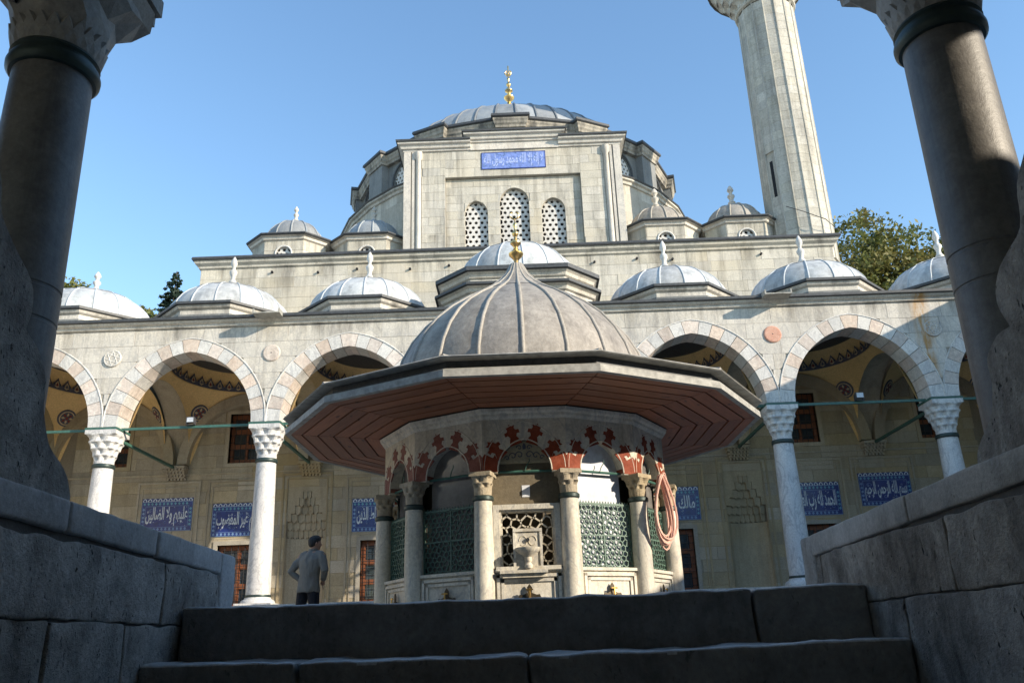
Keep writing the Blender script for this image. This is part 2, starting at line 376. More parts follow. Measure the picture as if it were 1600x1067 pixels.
def ashlar(parent, fr, u0, u1, v0, v1, ch, bw, mat, low=None, holes=(), depth=.02, gap=.004, seed=0, name='stone', jit=.004, crop=None):
    r = random.Random(seed); n = max(1, round((v1 - v0) / ch)); ch = (v1 - v0) / n; out = []
    for i in range(n):
        a, b = v0 + i * ch, v0 + (i + 1) * ch; u = u0 - r.uniform(0, bw * .8)
        while u < u1:
            wd = bw * r.choice((.7, .85, 1, 1.2, 1.4)); x0, x1 = max(u, u0), min(u + wd, u1); u += wd
            if x1 - x0 < bw * .25:
                if x1 - x0 < .05: continue
            pieces = [(x0, x1, a, b, None)]
            for h in holes:
                nx = []
                for p in pieces:
                    xa, xb, ya, yb, lf = p; ha, hb = h.uc - h.hw, h.uc + h.hw
                    if xb <= ha or xa >= hb or yb <= h.v0 or ya >= h.vs + h.rise + .02: nx.append(p); continue
                    if xa < ha: nx.append((xa, ha, ya, yb, lf)); xa = ha
                    if xb > hb: nx.append((hb, xb, ya, yb, lf)); xb = hb
                    if ya < h.v0: nx.append((xa, xb, ya, h.v0, lf)); ya = h.v0
                    nx.append((xa, xb, ya, yb, h.top))
                pieces = nx
            for xa, xb, ya, yb, lf in pieces:
                lfn = lf or low; g = gap / 2; w_ = r.uniform(-jit, jit)
                xa += g; xb -= g; ya += g; yb -= g
                if xb - xa < .03 or yb - ya < .03: continue
                if crop and not crop(xa, xb, ya, yb): continue
                if lfn is None or max(lfn(xa + (xb - xa) * k / 8) for k in range(9)) <= ya + 1e-4:
                    out.append(ob(name, block_mesh(xb - xa, yb - ya, depth, mat), parent, fr.mat(xa, ya, w_))); continue
                K = 16; run = []; runs = []
                for k in range(K + 1):
                    x = xa + (xb - xa) * k / K; q = min(max(lfn(x) + g, ya), yb)
                    if q < yb - .004: run.append((x, q))
                    else:
                        if len(run) > 1: runs.append(run)
                        run = []
                if len(run) > 1: runs.append(run)
                for run in runs:
                    poly = [run[0]]
                    for q in run[1:]: poly.append(q)
                    poly += [(run[-1][0], yb), (run[0][0], yb)]
                    A = abs(sum(poly[i][0] * poly[(i + 1) % len(poly)][1] - poly[(i + 1) % len(poly)][0] * poly[i][1] for i in range(len(poly)))) / 2
                    if A < .006: continue
                    m = MB(); m.prism(poly, fr, -depth, w_); out.append(mo(name, m, mat, parent))
    return out

def hexgrille(mb, fr, u0, u1, v0, v1, p, r, d):
    row = p * .866; j = 0; v = v0
    while v < v1 + row:
        u = u0 + (p / 2 if j % 2 else 0)
        while u < u1 + p:
            o = [(u + p / sqrt(3) * sin(pi / 3 * k), v + p / sqrt(3) * cos(pi / 3 * k)) for k in range(6)]
            q = [(u + r * sin(pi / 3 * k), v + r * cos(pi / 3 * k)) for k in range(6)]
            vs = [fr.p(a, b, 0) for a, b in o] + [fr.p(a, b, 0) for a, b in q] + [fr.p(a, b, -d) for a, b in q]
            mb.add(vs, [(i, 6 + i, 6 + (i + 1) % 6, (i + 1) % 6) for i in range(6)] + [(6 + i, 12 + i, 12 + (i + 1) % 6, 6 + (i + 1) % 6) for i in range(6)])
            u += p
        v += row; j += 1

def ell(a, b, z0, n=10, p=1.0, r0=.03):
    return [(max(r0, a * cos(pi / 2 * i / n) ** p), z0 + b * sin(pi / 2 * i / n)) for i in range(n + 1)]

def dome(parent, cx, cy, prof, n, seam, mat, ribmat, rr, name='dome', phase=0., ribtop=1.):
    """lead dome: shell with lead_panel and rib pieces standing proud of it"""
    sh = MB(); sh.lathe([(r - .03 if r > .1 else r, z - .01) for r, z in prof], max(24, n), cx, cy)
    sh.add([(cx, cy, prof[-1][1] - .01)], [])
    d = mo(name, sh, M['trim'], parent, True, ang=80)
    da = 2 * pi / n; m = len(prof)
    parts = [(0, seam), (seam, m - 1)] if seam else [(0, m - 1)]
    pms = []
    for a, b in parts:
        mb = MB(); pr = prof[a:b + 1]
        lift = .012 if a else 0.
        pr = [(pr[0][0] - .02 + lift, pr[0][1])] + [(r + lift, z) for r, z in pr]
        mb.lathe(pr, 5, 0, 0, .01, da - .01); pms.append(mb.mesh('lead_panel', mat, True, 80))
    if seam:
        sr, sz_ = prof[seam]; b_ = MB(); b_.tube([((sr + .006) * sin(2 * pi * i / 40), -(sr + .006) * cos(2 * pi * i / 40), sz_) for i in range(41)], .009, 5, False); mo('seam', b_, M['trimm'], d, True, Matrix.Translation((cx, cy, 0)))
    rb = MB(); pts = [(0, -r - rr * .1, z) for r, z in prof]
    rad = [rr * (1 if r > prof[0][0] * .35 else .45 + .55 * r / (prof[0][0] * .35)) for r, z in prof]
    rb.tube(pts, rad, 6); rme = rb.mesh('rib', ribmat, True, 80)
    for i in range(n):
        T = Matrix.Translation((cx, cy, 0)) @ Matrix.Rotation(i * da + phase, 4, 'Z')
        for pm in pms: ob('lead_panel', pm, d, T)
        ob('rib', rme, d, T)
    return d

def finial_stone(mb, cx, cy, z, h, s=1.):
    k = h / .7
    mb.lathe([(.13 * s, z - .06), (.13 * s, z), (.07 * s, z + .06 * k), (.10 * s, z + .14 * k), (.055 * s, z + .2 * k), (.055 * s, z + .26 * k), (.095 * s, z + .33 * k), (.095 * s, z + .37 * k), (.04 * s, z + .43 * k), (.045 * s, z + .48 * k), (.085 * s, z + .54 * k), (.07 * s, z + .61 * k), (.02 * s, z + .7 * k), (.001, z + .7 * k)], 12, cx, cy)

def muqarnas(mb, cx, cy, z0, z1, r0, r1, tiers=4, n=8, sq=True):
    """stacked scalloped tiers widening from a round neck to a square (or round) top"""
    def sup(a, t):
        if not sq: return 1.
        c_ = max(abs(cos(a)), abs(sin(a))); return (1 - t) + t * min(1.30, 1 / c_)
    H = (z1 - z0) / tiers; N_ = n * 8
    for t in range(tiers):
        za, zb = z0 + t * H, z0 + (t + 1) * H; rp = r0 + (r1 - r0) * t / tiers; rn = r0 + (r1 - r0) * (t + 1) / tiers
        rings = []
        for q, (f, z) in enumerate(((0, za - H * .12), (.15, za + H * .25), (.55, za + H * .62), (1, za + H * .82), (1, zb))):
            ring = []
            for i in range(N_):
                a = 2 * pi * i / N_; ph = (i % 8) / 8 * 2 * pi + (pi if t % 2 else 0)
                sc = .5 + .5 * cos(ph)                 # 1 on the ribs, 0 in the niches
                ff = f * (.15 + .85 * sc) if q < 3 else (.62 + .38 * sc if q == 3 else 1)
                if q == 0: ff = -.1 + .15 * sc
                r = (rp + (rn - rp) * ff) * sup(a, (t + max(ff, 0)) / tiers) - (.0, .85, .7, .25, 0)[q] * (1 - sc) ** 2 * H * .42
                ring.append((cx + r * sin(a), cy - r * cos(a), z))
            rings.append(ring)
        vs = [p for r_ in rings for p in r_]; m = N_
        mb.add(vs, [(j * m + i, j * m + (i + 1) % m, (j + 1) * m + (i + 1) % m, (j + 1) * m + i) for j in range(4) for i in range(m)])
        mb.add(rings[4], [tuple(range(m))])

def ngon(cx, cy, r, n, ph=0.): return [(cx + r * sin(ph + 2 * pi * i / n), cy - r * cos(ph + 2 * pi * i / n)) for i in range(n)]
def chamf(cx, cy, a, f): return [(cx - f, cy - a), (cx + f, cy - a), (cx + a, cy - f), (cx + a, cy + f), (cx + f, cy + a), (cx - f, cy + a), (cx - a, cy + f), (cx - a, cy - f)]
def plinth(mb, path, z0, z1):
    n = len(path); mb.add([(x, y, z0) for x, y in path] + [(x, y, z1) for x, y in path], [tuple(range(n, 2 * n))] + [(i, (i + 1) % n, n + (i + 1) % n, n + i) for i in range(n)])

# ------------------------------------------------------------------ ground
g = MB()
for a in ((-1500, 1500, 3.98, 2000), (-1500, -1.9, -1200, 3.98), (1.7, 1500, -1200, 3.98)): g.add([(a[0], a[2], .1), (a[1], a[2], .1), (a[1], a[3], .1), (a[0], a[3], .1)], [(0, 1, 2, 3)])
struct('ground', g, M['ground'])
g = MB(); g.add([(-1500, -1200, -2.6), (1500, -1200, -2.6), (1500, -2.2, -2.6), (-1500, -2.2, -2.6)], [(0, 1, 2, 3)]); struct('street', g, M['ground'])

# ------------------------------------------------------------------ prayer hall (mosque)
mq = thing('mosque', 'domed pale stone prayer hall with latticed gable, rising behind the arcade', 'mosque', (0, 22, .9))
fh = front(21.8)
b = MB(); core(b, fh, -8.92, 8.92, 7.0, 10.3, -.5, -.018); b.box(-8.92, 8.92, 22.3, 38, .9, 10.3)
hw_ = mo('hall_wall', b, M['ashcore'], mq)
ashlar(hw_, fh, -8.94, 8.94, 7.15, 10.28, .32, .8, M['ash'], seed=3, depth=.03)
pth = [(-8.94, 38), (-8.94, 21.8), (8.94, 21.8), (8.94, 38)]
b = MB(); b.sweep(pth, [(0, 10.27), (.05, 10.30), (.06, 10.36), (.14, 10.42), (.16, 10.48), (.16, 10.50), (-.3, 10.50), (-.3, 10.27)], False)
mo('cornice', b, M['ash'], mq)
b = MB(); b.sweep(pth, [(.2, 10.503), (.22, 10.54), (.2, 10.60), (-.4, 10.60), (-.4, 10.503)], False); b.box(-8.6, 8.6, 22.1, 37.9, 10.51, 10.585)
mo('lead_ledge', b, M['trim'], mq)
b = MB()
for i, x in enumerate((-6.9, -5.6, -4.5, -3.0, -1.9, 2.2, 3.4, 4.4, 6.9, -.8)):
    z = 10.12 - .06 * (i % 2); pts = [(x, 21.74, z), (x, 21.86, z)]; b.tube(pts, .035, 8)
mo('weep_hole', b, M['dark'], mq)

GY = 23.6; fg_ = front(GY)
holes = [Hole(-1.19, .36, 11.35, 12.82, .42), Hole(.02, .46, 11.35, 13.16, .5), Hole(1.24, .37, 11.35, 12.84, .42)]
b = MB(); RD = .13
core(b, front(GY + RD), -2.15, 2.15, 10.5, 14.03, -.3, -.018, holes)
core(b, fg_, -3.42, -2.15, 10.5, 15.0, -.6, -.018); core(b, fg_, 2.15, 3.42, 10.5, 15.0, -.6, -.018); core(b, fg_, -2.15, 2.15, 14.03, 15.3, -.6, -.018)
b.box(-3.42, -3.1, GY + .6, 26.5, 10.5, 15.0); b.box(3.1, 3.42, GY + .6, 26.5, 10.5, 15.0); b.box(-3.1, 3.1, GY + .62, 26.4, 14.6, 15.2)
gw = mo('gable_wall', b, M['ashcore'], mq)
ashlar(gw, front(GY + RD), -2.14, 2.14, 10.6, 14.02, .29, .5, M['ash'], holes=holes, seed=5, depth=.03)
ashlar(gw, fg_, -2.9, -2.15, 10.6, 14.98, .30, .55, M['ash'], seed=6, depth=.03)
ashlar(gw, fg_, 2.15, 2.9, 10.6, 14.98, .30, .55, M['ash'], seed=7, depth=.03)
ashlar(gw, fg_, -2.15, 2.15, 14.035, 14.98, .31, .55, M['ash'], seed=8, depth=.03)
for sx in (-1, 1):
    fs_ = Fr((3.42 * sx, GY, 0), (0, sx, 0))
    if sx > 0: ashlar(gw, fs_, .02, 2.6, 10.6, 14.98, .31, .7, M['ash'], seed=9, depth=.03)
    else: ashlar(gw, fs_, -2.6, -.02, 10.6, 14.98, .31, .7, M['ash'], seed=10, depth=.03)
    b = MB(); b.lathe([(.12, 10.6), (.12, 10.75), (.085, 10.8), (.085, 14.7), (.13, 14.78), (.13, 14.98)], 14, 3.0 * sx, GY - .0)
    b.box(3.16 * sx - .04, 3.16 * sx + .04, GY - .04, GY + .1, 10.6, 14.98); b.box(3.24 * sx - .0 if sx > 0 else -3.46, 3.46 if sx > 0 else -3.24, GY - .06, GY + .12, 10.6, 14.98)
    mo('corner_shaft', b, M['mar'], mq, True)
prof = [(0, 0), (.05, .02), (.05, .08), (.11, .10), (.13, .17), (.13, .19), (.21, .23), (.22, .29), (-.3, .29), (-.3, 0)]
def cpath(mb, path, z, extra=()): mb.sweep(path, [(o, z + q) for o, q in prof], False)
b = MB(); z0 = 14.98
cpath(b, [(-3.44, 26.4), (-3.44, GY), (-1.32, GY)], z0); cpath(b, [(1.5, GY), (3.44, GY), (3.44, 26.4)], z0)
cpath(b, [(-1.32, GY + .6), (-1.32, GY - .05), (1.5, GY - .05), (1.5, GY + .6)], z0 + .24)
b.box(-1.32, 1.5, GY - .049, GY + .6, z0, z0 + .25)
mo('gable_cornice', b, M['mar'], mq)
b = MB(); lp = [(.2, .292), (.26, .30), (.27, .36), (-.3, .38), (-.3, .292)]
for pp, z in (([(-3.44, 26.4), (-3.44, GY), (-1.32, GY)], z0), ([(1.5, GY), (3.44, GY), (3.44, 26.4)], z0), ([(-1.32, GY + .6), (-1.32, GY - .05), (1.5, GY - .05), (1.5, GY + .6)], z0 + .24)):
    b.sweep(pp, [(o, z + q) for o, q in lp], False)
b.add([(-3.5, GY + .1, z0 + .33), (3.5, GY + .1, z0 + .33), (3.5, 26.6, z0 + .75), (-3.5, 26.6, z0 + .75), (-3.5, GY + .1, z0 + .2), (3.5, GY + .1, z0 + .2), (3.5, 26.6, z0 + .2), (-3.5, 26.6, z0 + .2)],
      [(0, 1, 2, 3), (4, 7, 6, 5), (0, 4, 5, 1), (1, 5, 6, 2), (3, 2, 6, 7), (0, 3, 7, 4)])
mo('gable_lead', b, M['trim'], mq)
def lattice_window(parent, fr, h, d=.14, pitch=.186, r=.056, name='window'):
    p = MB(); p.fbox(fr, h.uc - h.hw - .02, h.uc + h.hw + .02, h.v0 - .02, h.vs + h.rise + .02, -d - .12, -d - .1)
    w_ = mo(name, p, M['dark'], parent)
    q = MB(); hexgrille(q, Fr(fr.p(0, 0, -d), fr.U), h.uc - h.hw + pitch * .35, h.uc + h.hw - pitch * .5, h.v0 + .05, h.vs + h.rise - .05, pitch, r, .06)
    mo('stone_lattice', q, M['marw'], w_)
    return w_
for h in holes: lattice_window(mq, front(GY + RD), h)

# Arabic lettering --------------------------------------------------
AF = {'ا': (0xFE8D, 0), 'ب': (0xFE8F, 1), 'ت': (0xFE95, 1), 'ح': (0xFEA1, 1), 'د': (0xFEA9, 0), 'ذ': (0xFEAB, 0), 'ر': (0xFEAD, 0), 'س': (0xFEB1, 1),
      'ص': (0xFEB9, 1), 'ض': (0xFEBD, 1), 'ط': (0xFEC1, 1), 'ع': (0xFEC9, 1), 'غ': (0xFECD, 1), 'ق': (0xFED5, 1), 'ك': (0xFED9, 1), 'ل': (0xFEDD, 1),
      'م': (0xFEE1, 1), 'ن': (0xFEE5, 1), 'ه': (0xFEE9, 1), 'و': (0xFEED, 0), 'ي': (0xFEF1, 1), 'إ': (0xFE87, 0), 'لا': (0xFEFB, 0)}
def shape_ar(s):
    out = []
    for wd in s.split():
        L_ = []; i = 0
        while i < len(wd):
            if wd[i:i + 2] == 'لا': L_.append('لا'); i += 2
            else: L_.append(wd[i]); i += 1
        r = []
        for i, c_ in enumerate(L_):
            b_, dual = AF[c_]; prev = i > 0 and AF[L_[i - 1]][1]; nxt = dual and i < len(L_) - 1
            k = (3 if prev and nxt else 2 if nxt else 1 if prev else 0); r.append(chr(b_ + k))
        out.append(''.join(reversed(r)))
    return ' '.join(reversed(out))
def lettering(parent, text, fr, u0, u1, v0, v1, mat, w_=.004, bold=.012, name='lettering'):
    cu = bpy.data.curves.new('t', 'FONT'); cu.body = shape_ar(text); cu.offset = bold; cu.resolution_u = 3
    o = bpy.data.objects.new('t', cu); C.objects.link(o); dg = bpy.context.evaluated_depsgraph_get()
    me = bpy.data.meshes.new_from_object(o.evaluated_get(dg)); bpy.data.objects.remove(o)
    xs = [v.co.x for v in me.vertices]; ys = [v.co.y for v in me.vertices]
    x0, x1, y0, y1 = min(xs), max(xs), min(ys), max(ys)
    for v in me.vertices:
        v.co = fr.p(u0 + (v.co.x - x0) / (x1 - x0) * (u1 - u0), v0 + (v.co.y - y0) / (y1 - y0) * (v1 - v0), w_)
    me.materials.clear(); me.materials.append(mat)
    return ob(name, me, parent)
def leafshape(u, v, a, h, n=5):                       # palmette outline, base at (u,v)
    pts = [(a, 0), (a, h * .35), (a * .75, h * .62), (a * .3, h * .84), (0, h)]
    return [(u + x, v + y) for x, y in pts] + [(u - x, v + y) for x, y in pts[-2::-1]]
def tile_panel(parent, fr, uc, v0, w_, h_, text, lines=2):
    a, c_ = uc - w_ / 2, uc + w_ / 2
    b = MB(); b.fbox(fr, a, c_, v0, v0 + h_, -.02, .02); t = mo('tile_panel', b, M['blue'], parent)
    bw = .085; v1 = v0 + h_ - .17
    b = MB()                                          # border tiles
    n = 0
    cells = [(a + .02 + i * .1, v) for i in range(int((w_ - .04) / .1)) for v in (v0 + .015, v1 - .01)] + [(u, v0 + .12 + j * .1) for j in range(int((v1 - v0 - .13) / .1)) for u in (a + .01, c_ - .095)]
    for u, v in cells:
        b.cur = n % 2; n += 1
        b.prism([(u + .045, v), (u + .08, v + .04), (u + .045, v + .08), (u + .01, v + .04)], fr, .018, .024)
    b.cur = 0
    for q in ((a, c_, v0, v0 + .012), (a, c_, v1 + .075, v1 + .087), (a, a + .01, v0, v1 + .08), (c_ - .01, c_, v0, v1 + .08), (a + bw + .01, c_ - bw - .01, v0 + bw + .014, v0 + bw + .022), (a + bw + .01, c_ - bw - .01, v1 - .034, v1 - .026), (a + bw + .01, a + bw + .018, v0 + bw + .014, v1 - .026), (c_ - bw - .018, c_ - bw - .01, v0 + bw + .014, v1 - .026)): b.fbox(fr, *q, .018, .025)
    mo('tile_border', b, [M['tilel'], M['tilet']], t)
    b = MB(); n = max(4, round(w_ / .135)); s = w_ / n
    for i in range(n):
        u = a + (i + .5) * s; b.cur = 0; b.prism(leafshape(u, v1 + .09, s * .40, .085), fr, .018, .024); b.cur = 1; b.prism(leafshape(u, v1 + .095, s * .22, .055), fr, .024, .027)
    mo('palmette_row', b, [M['tilew'], M['blue']], t)
    uu0, uu1 = a + bw + .035, c_ - bw - .035; va, vb = v0 + bw + .035, v1 - .045
    lettering(t, text, fr, uu0, uu1, va, vb, M['tilew'], .023, .018)
    b = MB(); r = random.Random(int(uc * 100))
    for i in range(22):
        u, v = r.uniform(uu0, uu1), r.uniform(va, vb); b.prism([(u, v - .009), (u + .011, v), (u, v + .009), (u - .011, v)], fr, .019, .022)
    mo('dot_ornament', b, M['tilew'], t)
    b = MB()
    for i in range(16):
        u, v = r.uniform(uu0 + .06, uu1 - .06), r.uniform(va + .05, vb - .05); q0 = r.uniform(0, 6.3); rr0 = r.uniform(.025, .05)
        b.tube([fr.p(u + rr0 * (1 - k * .07) * cos(q0 + k * .6), v + rr0 * (1 - k * .07) * sin(q0 + k * .6), .021) for k in range(9)], .0045, 4)
    mo('scroll_ornament', b, M['tilel'], t)
    return t

b = MB(); fr = fg_; b.fbox(fr, -.98, 1.07, 14.27, 14.88, -.01, .02); t = mo('tile_panel', b, M['blued'], mq)
b = MB(); b.cur = 0
for q in ((-.98, 1.07, 14.27, 14.29), (-.98, 1.07, 14.86, 14.88), (-.98, -.96, 14.27, 14.88), (1.05, 1.07, 14.27, 14.88)): b.fbox(fr, *q, .018, .026)
mo('tile_border', b, M['blue'], t)
lettering(t, 'لا إله إلا الله محمد رسول الله', fr, -.90, .99, 14.33, 14.83, M['tilem'], .024, .02)
b = MB(); r_ = random.Random(4)
for i in range(46):
    u, v = r_.uniform(-.9, .98), r_.uniform(14.32, 14.84); a_ = r_.uniform(0, pi); b.tube([fr.p(u + .05 * cos(a_ + k * .6) - .05, v + .05 * sin(a_ + k * .6), .022) for k in range(5)], .006, 4)
mo('scroll_ornament', b, M['tilel'], t)

# drum and main dome
YC = 31.0; NW = 14
b = MB(); poly = ngon(0, YC, 6.75, 30); plinth(b, poly, 10.5, 14.6)
db = mo('drum_base', b, M['ashcore'], mq)
for k in range(-7, 8):
    a = 2 * pi * (k + .5) / 30 if False else 2 * pi * k / 30 + 2 * pi / 60
    ap = 6.75 * cos(pi / 30); fr = Fr((ap * sin(a), YC - ap * cos(a), 0), (cos(a), sin(a), 0)); hw2 = 6.75 * sin(pi / 30)
    if abs(ap * sin(a)) > 3.0: ashlar(db, fr, -hw2, hw2, 12.2, 14.58, .34, .75, M['ash'], seed=40 + k, depth=.03)
b = MB(); b.sweep(poly, [(0, 14.58), (.06, 14.6), (.08, 14.68), (.16, 14.72), (.16, 14.78), (-.3, 14.78), (-.3, 14.58)]); mo('cornice', b, M['ash'], mq)
b = MB(); b.sweep(poly, [(.18, 14.783), (.21, 14.83), (-.5, 14.95), (-.5, 14.783)]); mo('lead_ledge', b, M['trim'], mq)
RW = 6.2; apo = RW * cos(pi / NW)
jog = []
drum = None
for k in range(NW):
    a = D(360 / 14 * (k + .5)); fr = Fr((apo * sin(a), YC - apo * cos(a), 0), (cos(a), sin(a), 0)); hw2 = RW * sin(pi / NW)
    h = Hole(0, .58, 14.9, 15.7, .68); b = MB(); core(b, fr, -hw2, hw2, 14.7, 16.5, -.3, 0, [h])
    dw = mo('drum_wall', b, M['ashlead'], mq); drum = drum or dw
    lattice_window(dw, fr, h, .05, .17, .05)
    b = MB(); arc = [(x, 15.7 + y) for x, y in pointed(.64, .74, 7)]; arc = [(.64, 14.9)] + arc + [(-.64, 14.9)]
    b.tube([fr.p(u, v, .02) for u, v in arc], .045, 6); mo('window_hood', b, M['trim'], dw)
    a2 = D(360 / 14 * k); n2 = Vector((sin(a2), -cos(a2))); u2 = Vector((cos(a2), sin(a2))); cpt = Vector((0, YC)) + n2 * (RW - .02)
    fb = Fr((cpt.x, cpt.y, 0), (u2.x, u2.y, 0)); b = MB(); b.fbox(fb, -.46, .46, 14.7, 16.52, -.2, .2); b.fbox(fb, -.50, .50, 14.7, 15.1, -.2, .24)
    mo('buttress', b, M['ashlead'], dw)
    for uu, ww in ((-.46, .0), (-.46, .2), (.46, .2), (.46, .0)):
        q = cpt + u2 * uu + n2 * ww; jog.append((q.x, q.y))
b = MB(); b.sweep(jog, [(-.1, 16.46), (.05, 16.48), (.06, 16.56), (.10, 16.62), (.11, 16.70), (.14, 16.76), (.14, 16.82), (-.5, 16.82), (-.5, 16.46)]); mo('drum_cornice', b, M['drumc'], mq)
b = MB(); b.sweep(jog, [(.16, 16.823), (.2, 16.86), (.19, 16.95), (-.8, 17.05), (-.8, 16.823)]); mo('lead_ledge', b, M['trim'], mq)
dome(mq, 0, YC, ell(5.4, 3.15, 17.0, 12), 44, 0, M['leadm'], M['leadmr'], .045, 'main_dome', phase=.04)
def gold_finial(parent, cx, cy, z, h, s):
    k = h; b = MB()
    b.lathe([(r * s, z + q * k) for r, q in ((1.1, -.04), (.5, .02), (.35, .1), (.55, .14), (1.05, .2), (1.1, .235), (.55, .29), (.32, .33), (.38, .37), (.8, .42), (.8, .45), (.3, .5), (.22, .55), (.5, .6), (.48, .63), (.2, .67), (.16, .72), (.34, .76), (.3, .79), (.12, .83), (.1, .9), (.01, .9))], 16, cx, cy)
    b.tube([(cx + .62 * s * sin(t_), cy, z + k * .9 + .55 * s - .62 * s * cos(t_) - .0) for t_ in [D(-150 + 300 * i / 16) + 0 for i in range(17)]], .13 * s, 6)
    return mo('finial', b, M['gold'], parent, True)
gold_finial(mq, 0, YC, 21.85, 1.75, .21)
b = MB(); b.lathe([(.2, 20.05), (.12, 20.4), (.09, 21.9)], 10, 0, YC); b.tube([(0, YC, 23.2), (0, YC, 23.9)], .03, 6)
for a in range(6):
    b.tube([(0, YC, 23.45), (.17 * cos(D(60 * a)), YC, 23.5 + .17 * sin(D(60 * a)))], .022, 5)
mo('finial_star', b, M['gold'], mq)

# corner turrets on the hall roof
for tx, ty in ((-7.12, 24.6), (-4.6, 24.8), (4.62, 24.6), (7.1, 24.6)):
    p8 = chamf(tx, ty, 1.14, .6); b = MB(); plinth(b, chamf(tx, ty, .98, .5), 10.55, 12.0)
    tr = mo('turret', b, M['ashcore'], mq)
    for k in range(8):
        A, B_ = Vector(p8[k]), Vector(p8[(k + 1) % 8]); mid = (A + B_) / 2; hl = (B_ - A).length / 2; fr = Fr((mid.x, mid.y, 0), (B_.x - A.x, B_.y - A.y, 0))
        h = Hole(0, .25, 11.25, 11.5, .27) if k == 0 else None
        if h:
            ashlar(tr, fr, -hl, hl, 10.6, 11.96, .34, .6, M['ash'], holes=[h], seed=70 + k, depth=.16)
            p = MB(); p.fbox(fr, -.3, .3, 11.2, 11.85, -.15, -.13); ww = mo('window', p, M['dark'], tr)
            q = MB(); q.tube([fr.p(.25 * sin(D(15 * i)), 11.52 + .25 * cos(D(15 * i)), 0) for i in range(25)], .03, 6)
            hexgrille(q, Fr(fr.p(0, 0, -.06), fr.U), -.17, .12, 11.37, 11.68, .17, .058, .05); mo('stone_lattice', q, M['marw'], ww)
        else: ashlar(tr, fr, -hl, hl, 10.6, 11.96, .34, .6, M['ash'], seed=70 + k, depth=.16)
    b = MB(); b.sweep(p8, [(0, 11.95), (.06, 11.98), (.08, 12.05), (.15, 12.08), (-.4, 12.08), (-.4, 11.95)]); mo('cornice', b, M['mar'], tr)
    b = MB(); b.sweep(p8, [(.16, 12.083), (.2, 12.12), (.19, 12.16), (-.35, 12.32), (-.35, 12.083)]); mo('lead_ledge', b, M['trim'], tr)
    d_ = ell(.95, .95, 12.2, 8); sh = MB(); sh.lathe(d_, 24, tx, ty); dd = mo('turret_dome', sh, M['leadf'] if tx > 0 else M['leadm'], mq, True, ang=80)
    rb = MB(); rb.tube([(0, -r - .003, z) for r, z in d_], [.028] * 6 + [.018] * 3, 6); rme = rb.mesh('rib', M['leadfr'] if tx > 0 else M['leadm'], True, 80)
    for i in range(12): ob('rib', rme, dd, Matrix.Translation((tx, ty, 0)) @ Matrix.Rotation(D(30 * i + 8), 4, 'Z'))
    if tx != -4.6 or True:
        b = MB(); finial_stone(b, tx, ty, 13.13, .78 if tx > 0 else .62, 1.25 if tx > 0 else .9); mo('finial', b, M['mar'], dd, True)

# ------------------------------------------------------------------ minaret
mt = thing('minaret', 'tall fluted stone minaret rising behind the right end of the hall', 'minaret', (8.95, 24, .1))
MX, MYc = 8.95, 24.0
b = MB(); b.lathe([(.90, .1), (.90, 20.4)], 16, MX, MYc, rf=None); mo('shaft', b, M['ashcore'], mt)
n16 = 16; Rm = .955; hwm = Rm * sin(pi / n16); apm = Rm * cos(pi / n16)
course = .318; me_ = None
for k in range(n16):
    a = 2 * pi * (k + .5) / n16
    if cos(a + .35) < -.25: continue
    for j in range(30):
        z = 10.62 + j * course
        if k == 13 and 12.6 < z < 14.2: continue
        s = 1.0 - .035 * j / 30
        fr = Fr((MX + apm * s * sin(a), MYc - apm * s * cos(a), 0), (cos(a), sin(a), 0))
        ob('stone', block_mesh(2 * hwm - .006, course - .004, .05, M['min'], .003), mt, fr.mat(-hwm + .003, z, 0) @ Matrix.Diagonal((s, 1, 1, 1)))
for k in range(n16):
    a = 2 * pi * k / n16; b = MB(); b.tube([(MX + Rm * s * sin(a), MYc - Rm * s * cos(a), z) for s, z in ((1, 10.6), (.965, 20.2))], .024, 6); mo('rib', b, M['min'], mt)
b = MB(); a = 2 * pi * 13.5 / n16; fr = Fr((MX + .90 * sin(a), MYc - .90 * cos(a), 0), (cos(a), sin(a), 0)); b.fbox(fr, -.2, .2, 12.6, 14.3, -.02, .02); sb = mo('slit_surround', b, M['min'], mt)
b = MB(); b.fbox(fr, -.055, .055, 12.75, 14.1, .01, .03); mo('window_slit', b, M['dark'], mt)
b = MB(); b.lathe([(.93, 20.18), (1.0, 20.22), (1.02, 20.28), (.96, 20.34), (.94, 20.4)], 32, MX, MYc); mo('neck_moulding', b, M['min'], mt, True)
b = MB(); muqarnas(b, MX, MYc, 20.42, 21.6, .95, 1.75, 4, 14, False); mo('muqarnas_corbel', b, M['min'], mt)
b = MB(); b.lathe([(1.85, 21.6), (1.85, 21.75), (1.75, 21.78), (1.75, 22.7), (1.82, 22.72), (1.82, 22.8), (1.65, 22.8), (1.65, 21.8), (.8, 21.8), (.75, 27), (.9, 27.1), (.02, 30)], 32, MX, MYc); mo('balcony', b, M['min'], mt)
b = MB(); b.tube([(8.3, 23.12, 12.3 - 0), (8.7, 22.9, 12.0), (9.3, 22.8, 11.65), (9.9, 23.2, 11.35)], .012, 5); tag(mo('cable', b, M['iron']), 'thin dark cable sagging across the foot of the minaret', 'cable')

